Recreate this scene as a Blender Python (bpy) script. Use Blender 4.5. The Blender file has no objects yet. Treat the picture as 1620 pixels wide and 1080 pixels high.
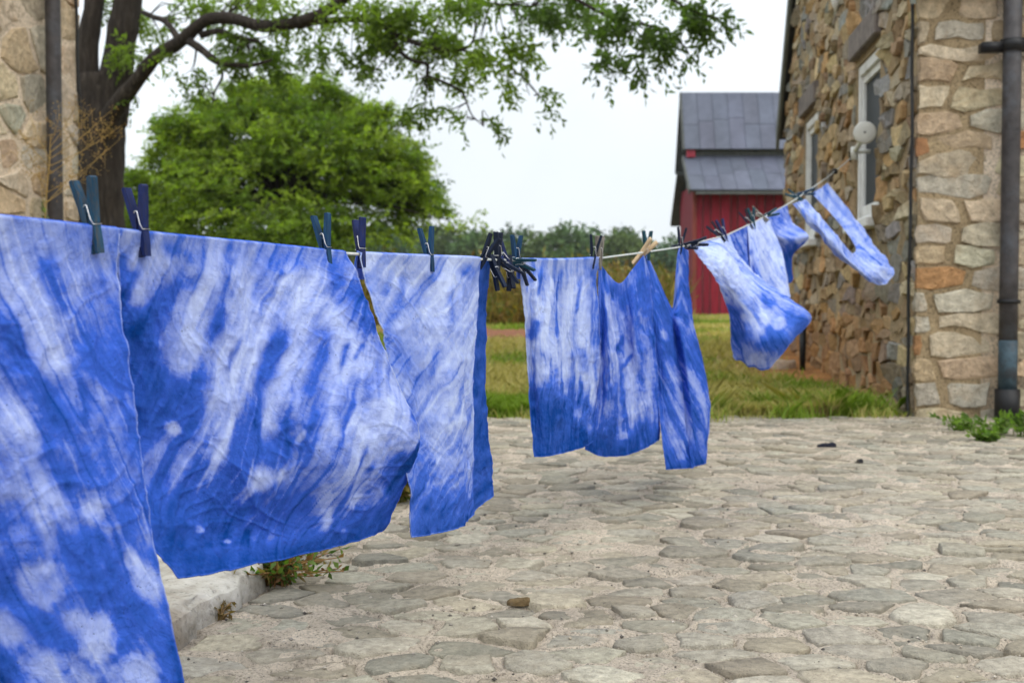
import bpy, math, random
import numpy as np
from mathutils import Vector, Matrix

# ------------------------------------------------------------------ camera, world, sun, exposure
SC = bpy.context.scene
COL = SC.collection
CAM = np.array([0.0, 0.0, 0.62]); FPX = 1800.0; PITCH = math.atan(60.0 / 1800.0)
cd = bpy.data.cameras.new("camera"); cam = bpy.data.objects.new("camera", cd); COL.objects.link(cam)
cam.location = CAM; cam.rotation_euler = (math.pi / 2 - PITCH, 0, 0)
cd.sensor_width = 36; cd.sensor_fit = 'HORIZONTAL'; cd.lens = 40.0; cd.clip_start = 0.05; cd.clip_end = 3000
cd.dof.use_dof = True; cd.dof.focus_distance = 1.95; cd.dof.aperture_fstop = 6.6
SC.camera = cam

SUN_AZ = math.radians(140)      # compass-like: 0 = +Y, 90 = +X
SUN_EL = math.radians(52)
world = bpy.data.worlds.new("World"); SC.world = world; world.use_nodes = True
wn = world.node_tree.nodes; wl = world.node_tree.links; wn.clear()
w_out = wn.new('ShaderNodeOutputWorld'); w_mix = wn.new('ShaderNodeMixShader')
bg1 = wn.new('ShaderNodeBackground'); bg2 = wn.new('ShaderNodeBackground')
sky = wn.new('ShaderNodeTexSky'); sky.sky_type = 'NISHITA'; sky.sun_disc = False
sky.sun_elevation = SUN_EL; sky.sun_rotation = SUN_AZ; sky.dust_density = 3.0
bg1.inputs['Strength'].default_value = 0.10
wl.new(sky.outputs[0], bg1.inputs['Color'])
# overcast deck: brighter overhead than at the horizon, faint cloud structure
tc = wn.new('ShaderNodeTexCoord'); sep = wn.new('ShaderNodeSeparateXYZ'); wl.new(tc.outputs['Generated'], sep.inputs[0])
mr = wn.new('ShaderNodeMapRange'); mr.inputs[1].default_value = 0; mr.inputs[2].default_value = 1
mr.inputs[3].default_value = 0.80; mr.inputs[4].default_value = 2.15
pw = wn.new('ShaderNodeMath'); pw.operation = 'POWER'; pw.use_clamp = True; pw.inputs[1].default_value = 1.4; wl.new(sep.outputs[2], pw.inputs[0]); wl.new(pw.outputs[0], mr.inputs[0])
cn = wn.new('ShaderNodeTexNoise'); cn.inputs['Scale'].default_value = 3.0; cn.inputs['Detail'].default_value = 5
wl.new(tc.outputs['Generated'], cn.inputs['Vector'])
mr2 = wn.new('ShaderNodeMapRange'); mr2.inputs[1].default_value = .3; mr2.inputs[2].default_value = .7
mr2.inputs[3].default_value = 0.88; mr2.inputs[4].default_value = 1.06; wl.new(cn.outputs[0], mr2.inputs[0])
mu = wn.new('ShaderNodeMath'); mu.operation = 'MULTIPLY'; wl.new(mr.outputs[0], mu.inputs[0]); wl.new(mr2.outputs[0], mu.inputs[1])
bg2.inputs['Color'].default_value = (0.895, 0.95, 1.0, 1); wl.new(mu.outputs[0], bg2.inputs['Strength'])
w_mix.inputs[0].default_value = 0.88
wl.new(bg1.outputs[0], w_mix.inputs[1]); wl.new(bg2.outputs[0], w_mix.inputs[2]); wl.new(w_mix.outputs[0], w_out.inputs[0])

sl = bpy.data.lights.new("sun", 'SUN'); sun = bpy.data.objects.new("sun", sl); COL.objects.link(sun)
sl.energy = 0.9; sl.angle = math.radians(45); sl.color = (1.0, 0.95, 0.87)
sd = Vector((math.sin(SUN_AZ) * math.cos(SUN_EL), math.cos(SUN_AZ) * math.cos(SUN_EL), math.sin(SUN_EL)))
sun.rotation_euler = sd.to_track_quat('Z', 'Y').to_euler()

SC.view_settings.view_transform = 'Standard'; SC.view_settings.look = 'None'
SC.view_settings.gamma = 1; SC.view_settings.use_curve_mapping = False
SC.view_settings.exposure = 0.46
SC.render.engine = 'CYCLES'
SC.cycles.use_denoising = True
SC.cycles.max_bounces = 6; SC.cycles.diffuse_bounces = 3; SC.cycles.glossy_bounces = 2
SC.cycles.transmission_bounces = 3; SC.cycles.transparent_max_bounces = 4

# ------------------------------------------------------------------ helpers
RNG = np.random.default_rng(7)
def at(px, py, Y):
    """a point at ground distance Y ahead of the photographer, in metres"""
    u = (np.asarray(px, float) - 810) / FPX; v = -(np.asarray(py, float) - 540) / FPX
    cp, sp = math.cos(PITCH), math.sin(PITCH)
    dy = cp + v * sp; dz = -sp + v * cp
    s = np.asarray(Y, float) / dy
    return np.stack([CAM[0] + s * u, CAM[1] + s * dy, CAM[2] + s * dz], -1)
def project(P):
    P = np.asarray(P, float) - CAM
    cp, sp = math.cos(PITCH), math.sin(PITCH)
    f = P[..., 1] * cp - P[..., 2] * sp; v = P[..., 1] * sp + P[..., 2] * cp
    f = np.maximum(f, 1e-3)
    return 810 + FPX * P[..., 0] / f, 540 - FPX * v / f, f

def _h(ix, iy, iz, seed):
    h = (ix * 374761393 + iy * 668265263 + iz * 1440662683 + seed * 1274126177) & 0xffffffff
    h = ((h ^ (h >> 13)) * 1274126177) & 0xffffffff
    h = ((h ^ (h >> 16)) * 2246822519) & 0xffffffff
    return ((h ^ (h >> 15)) & 0xffffff) / float(0xffffff)
def vnoise(x, y, z=0.0, seed=0):
    x, y, z = np.broadcast_arrays(np.asarray(x, float), np.asarray(y, float), np.asarray(z, float))
    fx, fy, fz = np.floor(x), np.floor(y), np.floor(z)
    ix, iy, iz = fx.astype(np.int64), fy.astype(np.int64), fz.astype(np.int64)
    tx, ty, tz = x - fx, y - fy, z - fz
    tx, ty, tz = [t * t * t * (t * (t * 6 - 15) + 10) for t in (tx, ty, tz)]
    def L(a, b, t): return a + (b - a) * t
    r = []
    for dz in (0, 1):
        a = L(_h(ix, iy, iz + dz, seed), _h(ix + 1, iy, iz + dz, seed), tx)
        b = L(_h(ix, iy + 1, iz + dz, seed), _h(ix + 1, iy + 1, iz + dz, seed), tx)
        r.append(L(a, b, ty))
    return L(r[0], r[1], tz)
def fbm(x, y, z=0.0, seed=0, octv=4, gain=.5):
    s = 0; a = 1.0; t = 0
    for i in range(octv):
        f = 2.03 ** i
        s = s + a * vnoise(np.asarray(x) * f, np.asarray(y) * f, np.asarray(z) * f, seed + i * 17); t += a; a *= gain
    return s / t
def ridge(x, y, seed=0, octv=3):
    s = 0; a = 1.0; t = 0
    for i in range(octv):
        f = 2.1 ** i
        s = s + a * (1 - np.abs(2 * vnoise(x * f, y * f, 0.0, seed + i * 13) - 1)); t += a; a *= .5
    return s / t
def sstep(a, b, x):
    t = np.clip((x - a) / (b - a), 0, 1); return t * t * (3 - 2 * t)

WO = {}   # world origin of each empty / parent (pure translations)
def empty(name, loc, label=None, cat=None, group=None, kind=None, parent=None):
    o = bpy.data.objects.new(name, None); COL.objects.link(o); loc = np.asarray(loc, float)
    o.empty_display_size = .1
    if parent is not None:
        o.parent = parent; o.location = loc - WO[parent.name]
    else: o.location = loc
    WO[o.name] = loc
    return tag(o, label, cat, group, kind)
def tag(o, label=None, cat=None, group=None, kind=None):
    if label: o['label'] = label
    if cat: o['category'] = cat
    if group: o['group'] = group
    if kind: o['kind'] = kind
    return o
def mesh(name, V, F, mat, smooth=True, col=None, fattr=None, uv=None):
    V = np.asarray(V, float); me = bpy.data.meshes.new(name)
    if isinstance(F, np.ndarray):
        n, k = F.shape
        me.vertices.add(len(V)); me.vertices.foreach_set('co', V.astype(np.float32).ravel())
        me.loops.add(n * k); me.loops.foreach_set('vertex_index', F.astype(np.int32).ravel())
        me.polygons.add(n); me.polygons.foreach_set('loop_start', np.arange(0, n * k, k, dtype=np.int32))
        me.polygons.foreach_set('loop_total', np.full(n, k, dtype=np.int32))
        me.update(calc_edges=True)
    else:
        me.from_pydata(V.tolist(), [], [list(map(int, f)) for f in F]); me.update()
    if smooth: me.polygons.foreach_set('use_smooth', np.ones(len(me.polygons), dtype=bool))
    if col is not None:
        col = np.asarray(col, float)
        if col.ndim == 1: col = np.tile(col[:3], (len(V), 1))
        a = me.attributes.new('Col', 'FLOAT_COLOR', 'POINT')
        a.data.foreach_set('color', np.concatenate([col[:, :3], np.ones((len(V), 1))], 1).astype(np.float32).ravel())
    if fattr:
        for k_, val in fattr.items():
            a = me.attributes.new(k_, 'FLOAT', 'POINT'); a.data.foreach_set('value', np.asarray(val, np.float32).ravel())
    if uv is not None:
        li = np.zeros(len(me.loops), dtype=np.int32); me.loops.foreach_get('vertex_index', li)
        u_ = me.uv_layers.new(name='UVMap'); u_.data.foreach_set('uv', np.asarray(uv, np.float32)[li].ravel())
    me.materials.append(mat)
    return me
def obj(name, V, F, mat, parent=None, origin=None, **kw):
    """V in world metres; the object's origin is put at its base centre"""
    V = np.asarray(V, float)
    if origin is None:
        origin = np.array([V[:, 0].mean(), V[:, 1].mean(), V[:, 2].min()])
    me = mesh(name, V - origin, F, mat, **kw)
    o = bpy.data.objects.new(name, me); COL.objects.link(o)
    if parent is not None:
        o.parent = parent; o.location = origin - WO[parent.name]
    else: o.location = origin
    WO[o.name] = np.asarray(origin, float)
    return o
class MB:
    """collects boxes, tubes and prisms that belong to one piece"""
    def __init__(s): s.V = []; s.F = []; s.n = 0
    def add(s, V, F):
        V = np.asarray(V, float); s.V.append(V); s.F += [[i + s.n for i in f] for f in F]; s.n += len(V); return s
    def box(s, o, ax, ay, az, x, y, z, bev=0.0):
        o, ax, ay, az = [np.asarray(a, float) for a in (o, ax, ay, az)]
        if bev <= 0:
            V = [o + ax * a + ay * b + az * c for c in z for b in y for a in x]
            return s.add(V, [(0, 2, 3, 1), (4, 5, 7, 6), (0, 1, 5, 4), (2, 6, 7, 3), (0, 4, 6, 2), (1, 3, 7, 5)])
        b_ = bev; V = []; F = []
        prof = [(x[0] + b_, y[0]), (x[1] - b_, y[0]), (x[1], y[0] + b_), (x[1], y[1] - b_), (x[1] - b_, y[1]), (x[0] + b_, y[1]), (x[0], y[1] - b_), (x[0], y[0] + b_)]
        cx, cy = (x[0] + x[1]) / 2, (y[0] + y[1]) / 2
        for zz, sc in ((z[0], 1), (z[0] + b_, 0), (z[1] - b_, 0), (z[1], 1)):
            for (a, c) in prof:
                if sc:
                    a = a - b_ * np.sign(a - cx); c = c - b_ * np.sign(c - cy)
                V.append(o + ax * a + ay * c + az * zz)
        for r in range(3):
            for i in range(8):
                j = (i + 1) % 8; F.append((r * 8 + i, r * 8 + j, r * 8 + 8 + j, r * 8 + 8 + i))
        F.append(tuple(range(7, -1, -1))); F.append(tuple(range(24, 32)))
        return s.add(V, F)
    def tube(s, pts, rad, n=8, cap=True):
        P = np.asarray(pts, float); m = len(P); R = np.broadcast_to(np.asarray(rad, float), (m,))
        T = np.gradient(P, axis=0); T /= np.linalg.norm(T, axis=1, keepdims=True) + 1e-12
        up = np.array([0, 0, 1.0]) if abs(T[0][2]) < .9 else np.array([1.0, 0, 0])
        a = np.cross(T[0], up); a /= np.linalg.norm(a); V = []
        for i in range(m):
            a = a - T[i] * a.dot(T[i]); a /= np.linalg.norm(a) + 1e-12; b = np.cross(T[i], a)
            for k in range(n):
                t = 2 * math.pi * k / n; V.append(P[i] + R[i] * (a * math.cos(t) + b * math.sin(t)))
        F = [(i * n + k, i * n + (k + 1) % n, (i + 1) * n + (k + 1) % n, (i + 1) * n + k) for i in range(m - 1) for k in range(n)]
        if cap: F += [tuple(range(n - 1, -1, -1)), tuple(range((m - 1) * n, m * n))]
        return s.add(V, F)
    def build(s, name, mat, parent=None, **kw):
        return obj(name, np.concatenate(s.V), s.F, mat, parent, **kw)
def spline(P, n):
    P = np.asarray(P, float); t = np.arange(len(P)); return hermite(t, P, np.linspace(0, len(P) - 1, n))
def hermite(t, P, x):
    t = np.asarray(t, float); P = np.asarray(P, float); x = np.asarray(x, float)
    M = np.zeros_like(P); n = len(t)
    for i in range(n):
        a, b = max(i - 1, 0), min(i + 1, n - 1); M[i] = (P[b] - P[a]) / (t[b] - t[a])
    k = np.clip(np.searchsorted(t, x, side='right') - 1, 0, n - 2); h = t[k + 1] - t[k]; s = (x - t[k]) / h
    sh = (len(x),) + (1,) * (P.ndim - 1); s = s.reshape(sh); h = h.reshape(sh)
    return ((2 * s**3 - 3 * s**2 + 1) * P[k] + (s**3 - 2 * s**2 + s) * h * M[k] + (-2 * s**3 + 3 * s**2) * P[k + 1] + (s**3 - s**2) * h * M[k + 1])

# ------------------------------------------------------------------ materials
def newmat(name):
    m = bpy.data.materials.new(name); m.use_nodes = True; nt = m.node_tree; nt.nodes.clear()
    out = nt.nodes.new('ShaderNodeOutputMaterial'); b = nt.nodes.new('ShaderNodeBsdfPrincipled'); nt.links.new(b.outputs[0], out.inputs[0])
    b.inputs['Specular IOR Level'].default_value = .25
    return m, nt, b, out
class NT:
    def __init__(s, nt): s.nt = nt
    def n(s, t, **kw):
        x = s.nt.nodes.new(t)
        for k, v in kw.items(): setattr(x, k, v)
        return x
    def l(s, a, b): s.nt.links.new(a, b)
    def pos(s): return s.n('ShaderNodeNewGeometry').outputs['Position']
    def noise(s, vec, scale, detail=4, rough=.55, dist=0):
        x = s.n('ShaderNodeTexNoise'); x.inputs['Scale'].default_value = scale; x.inputs['Detail'].default_value = detail
        x.inputs['Roughness'].default_value = rough; x.inputs['Distortion'].default_value = dist; s.l(vec, x.inputs['Vector']); return x.outputs[0]
    def ramp(s, f, stops):
        x = s.n('ShaderNodeValToRGB'); e = x.color_ramp.elements
        while len(e) < len(stops): e.new(.5)
        for i, (p, c) in enumerate(stops):
            e[i].position = p; e[i].color = (c, c, c, 1) if not hasattr(c, '__len__') else (*c, 1)
        s.l(f, x.inputs[0]); return x.outputs[0]
    def rng(s, f, a, b, c, d):
        x = s.n('ShaderNodeMapRange'); s.l(f, x.inputs[0])
        for i, v in enumerate((a, b, c, d)): x.inputs[i + 1].default_value = v
        return x.outputs[0]
    def mix(s, f, a, b, mode='MIX'):
        x = s.n('ShaderNodeMix', data_type='RGBA', blend_type=mode)
        for v, i in ((f, 0), (a, 6), (b, 7)):
            if hasattr(v, 'links') or hasattr(v, 'is_linked'): s.l(v, x.inputs[i])
            else: x.inputs[i].default_value = v if i == 0 else (*v, 1)
        return x.outputs[2]
    def math(s, op, a, b=0.0):
        x = s.n('ShaderNodeMath', operation=op)
        for v, i in ((a, 0), (b, 1)):
            if hasattr(v, 'is_linked'): s.l(v, x.inputs[i])
            else: x.inputs[i].default_value = v
        return x.outputs[0]
    def bump(s, h, strength, dist, bsdf, prev=None):
        x = s.n('ShaderNodeBump'); x.inputs['Strength'].default_value = strength; x.inputs['Distance'].default_value = dist
        s.l(h, x.inputs['Height'])
        if prev is not None: s.l(prev, x.inputs['Normal'])
        s.l(x.outputs[0], bsdf.inputs['Normal']); return x.outputs[0]
    def attr(s, name, out='Color'):
        x = s.n('ShaderNodeAttribute', attribute_name=name); return x.outputs[out]

def stone_mat(name, scale, bump, blotch=(.30, .16, .06), blotch_amt=.5, rough=.9):
    m, nt, b, _ = newmat(name); k = NT(nt); p = k.pos(); c = k.attr('Col')
    n1 = k.noise(p, scale * 6, 6, .65); n2 = k.noise(p, scale * 1.3, 5, .6, .6); n3 = k.noise(p, scale * 30, 3, .6)
    base = k.mix(1.0, c, k.ramp(n1, [(.25, .55), (.5, .95), (.78, 1.45)]), 'MULTIPLY')
    base = k.mix(k.math('MULTIPLY', k.ramp(n2, [(.52, 0.0), (.68, 1.0)]), blotch_amt), base, blotch)
    base = k.mix(k.ramp(n3, [(.30, .55), (.40, 0.0)]), base, (.06, .05, .04))
    k.l(base, b.inputs['Base Color']); b.inputs['Roughness'].default_value = rough
    h = k.math('ADD', k.math('MULTIPLY', n1, 1.0), k.math('MULTIPLY', n3, .35))
    k.bump(h, bump, .09 / max(scale, .2), b)
    return m
def flat_mat(name, c, rough=.6, var=.25, scale=20, metallic=0, bump=.2, c2=None):
    m, nt, b, _ = newmat(name); k = NT(nt); p = k.pos()
    n = k.noise(p, scale, 5, .6)
    lo = [x * (1 - var) for x in c]; hi = [min(1, x * (1 + var)) for x in c]
    base = k.ramp(n, [(.3, lo), (.7, hi)])
    if c2: base = k.mix(k.ramp(k.noise(p, scale * .35, 6, .7), [(.5, 0.), (.66, 1.)]), base, c2)
    k.l(base, b.inputs['Base Color']); b.inputs['Roughness'].default_value = rough; b.inputs['Metallic'].default_value = metallic
    if bump: k.bump(k.noise(p, scale * 4, 4, .6), bump, .004, b)
    return m
def leaf_mat(name, rough=.5, trans=.3):
    m, nt, b, out = newmat(name); k = NT(nt); c = k.attr('Col')
    k.l(c, b.inputs['Base Color']); b.inputs['Roughness'].default_value = rough
    t = k.n('ShaderNodeBsdfTranslucent'); k.l(k.mix(1.0, c, (1.2, 1.35, .5), 'MULTIPLY'), t.inputs['Color'])
    mx = k.n('ShaderNodeMixShader'); mx.inputs[0].default_value = trans
    k.l(b.outputs[0], mx.inputs[1]); k.l(t.outputs[0], mx.inputs[2]); k.l(mx.outputs[0], out.inputs[0])
    return m
M = {}
M['paver'] = stone_mat('paving stone', 9, 1.0, (.30, .25, .18), .45)
M['rubble_dark'] = stone_mat('weathered rubble stone', 4.0, 1.0, (.27, .15, .05), .40)
M['rubble_light'] = stone_mat('pale fieldstone', 3.6, 1.0, (.42, .26, .12), .35)
def mortar(name, c1, c2, scale, bump):
    m, nt, b, _ = newmat(name); k = NT(nt); p = k.pos()
    n1 = k.noise(p, scale, 6, .7); n2 = k.noise(p, scale * 9, 5, .75); n4 = k.noise(p, scale * .22, 5, .6)
    base = k.ramp(n1, [(.3, c1), (.7, c2)])
    base = k.mix(1.0, base, k.ramp(n2, [(.33, .22), (.45, .88), (.7, 1.35)]), 'MULTIPLY')
    base = k.mix(1.0, base, k.ramp(n4, [(.3, .78), (.7, 1.12)]), 'MULTIPLY')
    k.l(base, b.inputs['Base Color']); b.inputs['Roughness'].default_value = .95
    k.bump(k.math('ADD', n2, k.math('MULTIPLY', n1, 1.5)), bump, .010, b)
    return m
M['sand_mortar'] = mortar('sandy mortar', (.45, .375, .288), (.69, .585, .46), 18, 1.0)
M['wall_mortar'] = mortar('pink lime mortar', (.63, .505, .365), (.76, .63, .48), 7, .8)
M['dark_mortar'] = mortar('old brown mortar', (.27, .20, .115), (.42, .32, .19), 8, .9)
def concrete():
    m, nt, b, _ = newmat('worn concrete'); k = NT(nt); p = k.pos()
    n1 = k.noise(p, 9, 8, .7); n2 = k.noise(p, 70, 4, .7); n3 = k.noise(p, 3, 5, .6, .5)
    base = k.ramp(n1, [(.32, (.22, .195, .155)), (.5, (.42, .39, .33)), (.70, (.58, .55, .49))])
    base = k.mix(k.ramp(n3, [(.52, 0.), (.66, .7)]), base, (.22, .17, .12))
    base = k.mix(1.0, base, k.ramp(n2, [(.28, .5), (.45, 1.)]), 'MULTIPLY')
    k.l(base, b.inputs['Base Color']); b.inputs['Roughness'].default_value = .93
    k.bump(k.math('ADD', n1, k.math('MULTIPLY', n2, .4)), .8, .012, b); return m
M['concrete'] = concrete()
def groundmat():
    m, nt, b, _ = newmat('soil and turf'); k = NT(nt); p = k.pos()
    base = k.mix(1.0, k.attr('Col'), k.ramp(k.noise(p, 3.0, 7, .7), [(.3, .55), (.7, 1.4)]), 'MULTIPLY')
    base = k.mix(1.0, base, k.ramp(k.noise(p, 40, 4, .7), [(.3, .6), (.6, 1.15)]), 'MULTIPLY')
    k.l(base, b.inputs['Base Color']); b.inputs['Roughness'].default_value = 1
    k.bump(k.noise(p, 30, 5, .7), .8, .02, b); return m
M['ground'] = groundmat()
M['leaf'] = leaf_mat('tree leaf', trans=.58); M['grass'] = leaf_mat('grass blade', .6, .3); M['far_leaf'] = leaf_mat('distant foliage', .8, .1)
def bark():
    m, nt, b, _ = newmat('furrowed bark'); k = NT(nt); p = k.pos()
    mp = k.n('ShaderNodeMapping'); mp.inputs['Scale'].default_value = (9, 9, 1.6); k.l(p, mp.inputs[0])
    n = k.noise(mp.outputs[0], 2.2, 6, .65, .6)
    k.l(k.ramp(n, [(.3, (.012, .009, .007)), (.55, (.040, .031, .024)), (.75, (.095, .076, .06))]), b.inputs['Base Color'])
    b.inputs['Roughness'].default_value = .95; k.bump(n, 1.0, .05, b); return m
M['bark'] = bark()
def redboard():
    m, nt, b, _ = newmat('faded red barn paint'); k = NT(nt); p = k.pos()
    mp = k.n('ShaderNodeMapping'); mp.inputs['Scale'].default_value = (6, 6, .5); k.l(p, mp.inputs[0])
    n = k.noise(mp.outputs[0], 2.5, 6, .7); c = k.attr('Col')
    base = k.mix(1.0, c, k.ramp(n, [(.3, .6), (.7, 1.3)]), 'MULTIPLY')
    base = k.mix(k.ramp(k.noise(mp.outputs[0], 5, 5, .8), [(.66, 0.), (.8, .5)]), base, (.30, .16, .13))
    k.l(base, b.inputs['Base Color']); b.inputs['Roughness'].default_value = .75; k.bump(n, .3, .01, b); return m
M['red_board'] = redboard()
def roofmat():
    m, nt, b, _ = newmat('weathered grey metal roofing'); k = NT(nt); p = k.pos()
    n = k.noise(p, 1.5, 6, .7, .4); c = k.attr('Col')
    base = k.mix(1.0, c, k.ramp(n, [(.3, .72), (.7, 1.25)]), 'MULTIPLY')
    k.l(base, b.inputs['Base Color']); b.inputs['Roughness'].default_value = .55; b.inputs['Metallic'].default_value = .25
    k.bump(n, .1, .02, b); return m
M['metal_roof'] = roofmat()
M['white_paint'] = flat_mat('white window paint', (.72, .72, .70), .5, .08, 12, bump=.1, c2=(.55, .54, .50))
M['lintel'] = flat_mat('grey weathered lintel', (.17, .145, .13), .85, .35, 14, bump=.5)
M['dark_trim'] = flat_mat('dark grey painted trim', (.085, .09, .085), .7, .3, 8)
M['black'] = flat_mat('black plastic', (.012, .012, .013), .45, .2, 30)
M['spout'] = flat_mat('dark weathered downspout', (.055, .050, .050), .5, .35, 18, bump=.2, c2=(.075, .08, .09))
M['spout_blue'] = flat_mat('blue stained downspout', (.045, .075, .095), .55, .5, 16, bump=.2, c2=(.045, .045, .048))
M['cable'] = flat_mat('dark cable', (.02, .02, .02), .6, .2, 30)
M['device'] = flat_mat('off white plastic', (.60, .60, .55), .4, .05, 20, bump=0)
M['rope'] = flat_mat('pale cotton cord', (.62, .63, .60), .8, .2, 260, bump=.6, c2=(.36, .50, .62))
M['steel'] = flat_mat('spring steel', (.75, .75, .76), .28, .1, 60, metallic=.9, bump=0)
M['rake'] = flat_mat('grey green rake board', (.13, .14, .12), .8, .25, 8)
M['shingle'] = flat_mat('dark house roof', (.06, .06, .06), .9, .3, 6)
def glass():
    m, nt, b, _ = newmat('dark window glass'); k = NT(nt)
    b.inputs['Base Color'].default_value = (.035, .04, .046, 1); b.inputs['Roughness'].default_value = .45; b.inputs['Specular IOR Level'].default_value = .08
    return m
M['glass'] = glass()
def pinmat(name, c, c2):
    m, nt, b, _ = newmat(name); k = NT(nt); t = k.n('ShaderNodeTexCoord').outputs['Object']
    mp = k.n('ShaderNodeMapping'); mp.inputs['Scale'].default_value = (4, 4, .6); k.l(t, mp.inputs[0])
    oi = k.n('ShaderNodeObjectInfo'); add = k.n('ShaderNodeVectorMath', operation='ADD'); k.l(mp.outputs[0], add.inputs[0]); k.l(oi.outputs['Random'], add.inputs[1])
    n = k.noise(add.outputs[0], 90, 6, .7); n2 = k.noise(add.outputs[0], 25, 4, .6)
    base = k.mix(k.ramp(n, [(.45, 0.), (.68, 1.)]), c, c2)
    base = k.mix(1.0, base, k.ramp(n2, [(.3, .6), (.7, 1.35)]), 'MULTIPLY')
    k.l(base, b.inputs['Base Color']); b.inputs['Roughness'].default_value = .75; k.bump(n, .5, .001, b); return m
M['pin_blue'] = pinmat('indigo stained wood', (.006, .036, .10), (.014, .060, .11))
M['pin_navy'] = pinmat('navy stained wood', (.005, .015, .085), (.022, .024, .065))
M['pin_ink'] = pinmat('blue black stained wood', (.004, .009, .026), (.009, .018, .04))
M['pin_teal'] = pinmat('teal stained wood', (.006, .040, .065), (.014, .07, .09))
M['pin_slate'] = pinmat('slate blue wood with bare brown patches', (.008, .05, .10), (.055, .05, .045))
M['pin_raw'] = pinmat('raw wood', (.50, .36, .21), (.62, .49, .33))
M['pin_grey'] = pinmat('greyed wood', (.14, .13, .115), (.24, .21, .18))
def dyed(name, pale, mid, deep, trans):
    m, nt, b, out = newmat(name); k = NT(nt)
    uv = k.n('ShaderNodeUVMap', uv_map='UVMap').outputs[0]
    d = k.attr('dye', 'Fac')
    n1 = k.noise(uv, .22, 6, .7, .8); n2 = k.noise(uv, 1.2, 5, .7, .4); n3 = k.noise(uv, 4.0, 3, .7)
    v = k.math('ADD', d, k.math('MULTIPLY', k.math('SUBTRACT', n1, .5), .22))
    v = k.math('ADD', v, k.math('MULTIPLY', k.math('SUBTRACT', n2, .5), .12))
    v = k.math('ADD', v, k.math('MULTIPLY', k.math('SUBTRACT', n3, .5), .05))
    def lines(scale, dist, w_):
        q = k.noise(uv, scale, 3, .55, dist); return k.ramp(k.math('ABSOLUTE', k.math('SUBTRACT', q, .5)), [(0.0, 1.0), (w_, .25), (w_ * 2.5, 0.0)])
    msk = k.ramp(k.noise(uv, .09, 3, .6), [(.38, .15), (.62, 1.0)])
    l1, l2 = lines(.16, 1.6, .010), lines(.42, 1.2, .014); l3 = lines(.27, 2.6, .008)
    v = k.math('ADD', v, k.math('MULTIPLY', k.math('MULTIPLY', k.math('ADD', l1, k.math('MULTIPLY', l2, .7)), msk), .09))  # crease shade painted into the colour: thin darker lines beside the bump
    v = k.math('SUBTRACT', v, k.math('MULTIPLY', k.math('MULTIPLY', l3, msk), .08))  # lit crease ridges painted in too, as thin paler lines
    c = k.ramp(v, [(.02, pale), (.30, tuple(.5 * a + .5 * q for a, q in zip(pale, mid))), (.58, mid), (1.0, deep)])
    sp = k.noise(uv, 2.6, 2, .5); sp2 = k.noise(uv, .13, 3, .6)
    speck = k.math('MULTIPLY', k.ramp(sp, [(.675, 0.), (.715, .85)]), k.ramp(sp2, [(.50, 0.), (.60, 1.)]))
    c = k.mix(speck, c, (.012, .03, .12))
    k.l(c, b.inputs['Base Color']); b.inputs['Roughness'].default_value = .92; b.inputs['Specular IOR Level'].default_value = .12
    # crumpled cotton
    w = k.noise(uv, .55, 5, .62, 1.2); w2 = k.noise(uv, 26, 2, .5)
    cr = k.noise(uv, .33, 4, .6, 2.0); rg = k.math('ABSOLUTE', k.math('SUBTRACT', cr, .5)); rg = k.ramp(rg, [(0.0, 1.0), (.03, .3), (.10, 0.0)])
    h = k.math('ADD', k.math('MULTIPLY', w, .35), k.math('MULTIPLY', rg, .16)); h = k.math('ADD', h, k.math('MULTIPLY', w2, .04))
    h = k.math('ADD', h, k.math('MULTIPLY', k.math('SUBTRACT', l3, l1), .13)); k.bump(h, .6, .007, b)
    t = k.n('ShaderNodeBsdfTranslucent'); k.l(c, t.inputs['Color'])
    mx = k.n('ShaderNodeMixShader'); mx.inputs[0].default_value = trans
    k.l(b.outputs[0], mx.inputs[1]); k.l(t.outputs[0], mx.inputs[2]); k.l(mx.outputs[0], out.inputs[0])
    return m
M['dye_a'] = dyed('indigo dyed cotton', (.60, .69, .97), (.058, .160, .70), (.002, .062, .33), .32)
M['dye_b'] = dyed('pale indigo dyed cotton', (.64, .73, .98), (.075, .19, .74), (.002, .065, .35), .32)

# ------------------------------------------------------------------ ground heights
def hz(x, y):
    x = np.asarray(x, float); y = np.asarray(y, float)
    return np.interp(y, [-60, 6.3, 7.2, 9.2, 11.3, 15, 34, 80, 160, 700], [0, 0, .012, .06, .19, .23, .30, .5, 1.2, 4.0])

# the two building lines that face each other across the yard share one direction
DN = math.hypot(.108, 1)
AL = np.array([.108, 1, 0]) / DN          # along the yard, away
AC = np.array([1, -.108, 0]) / DN         # across the yard, to the right
UP = np.array([0, 0, 1.0])
CORNER = np.array([2.203, 6.196, 0.0])    # near corner of the stone house
EYE = .62
PAVE_END = 6.22
SLAB0 = np.array([-.603, 2.03, 0]); SLABD = np.array([.13, 1, 0]) / math.hypot(.13, 1)

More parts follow.
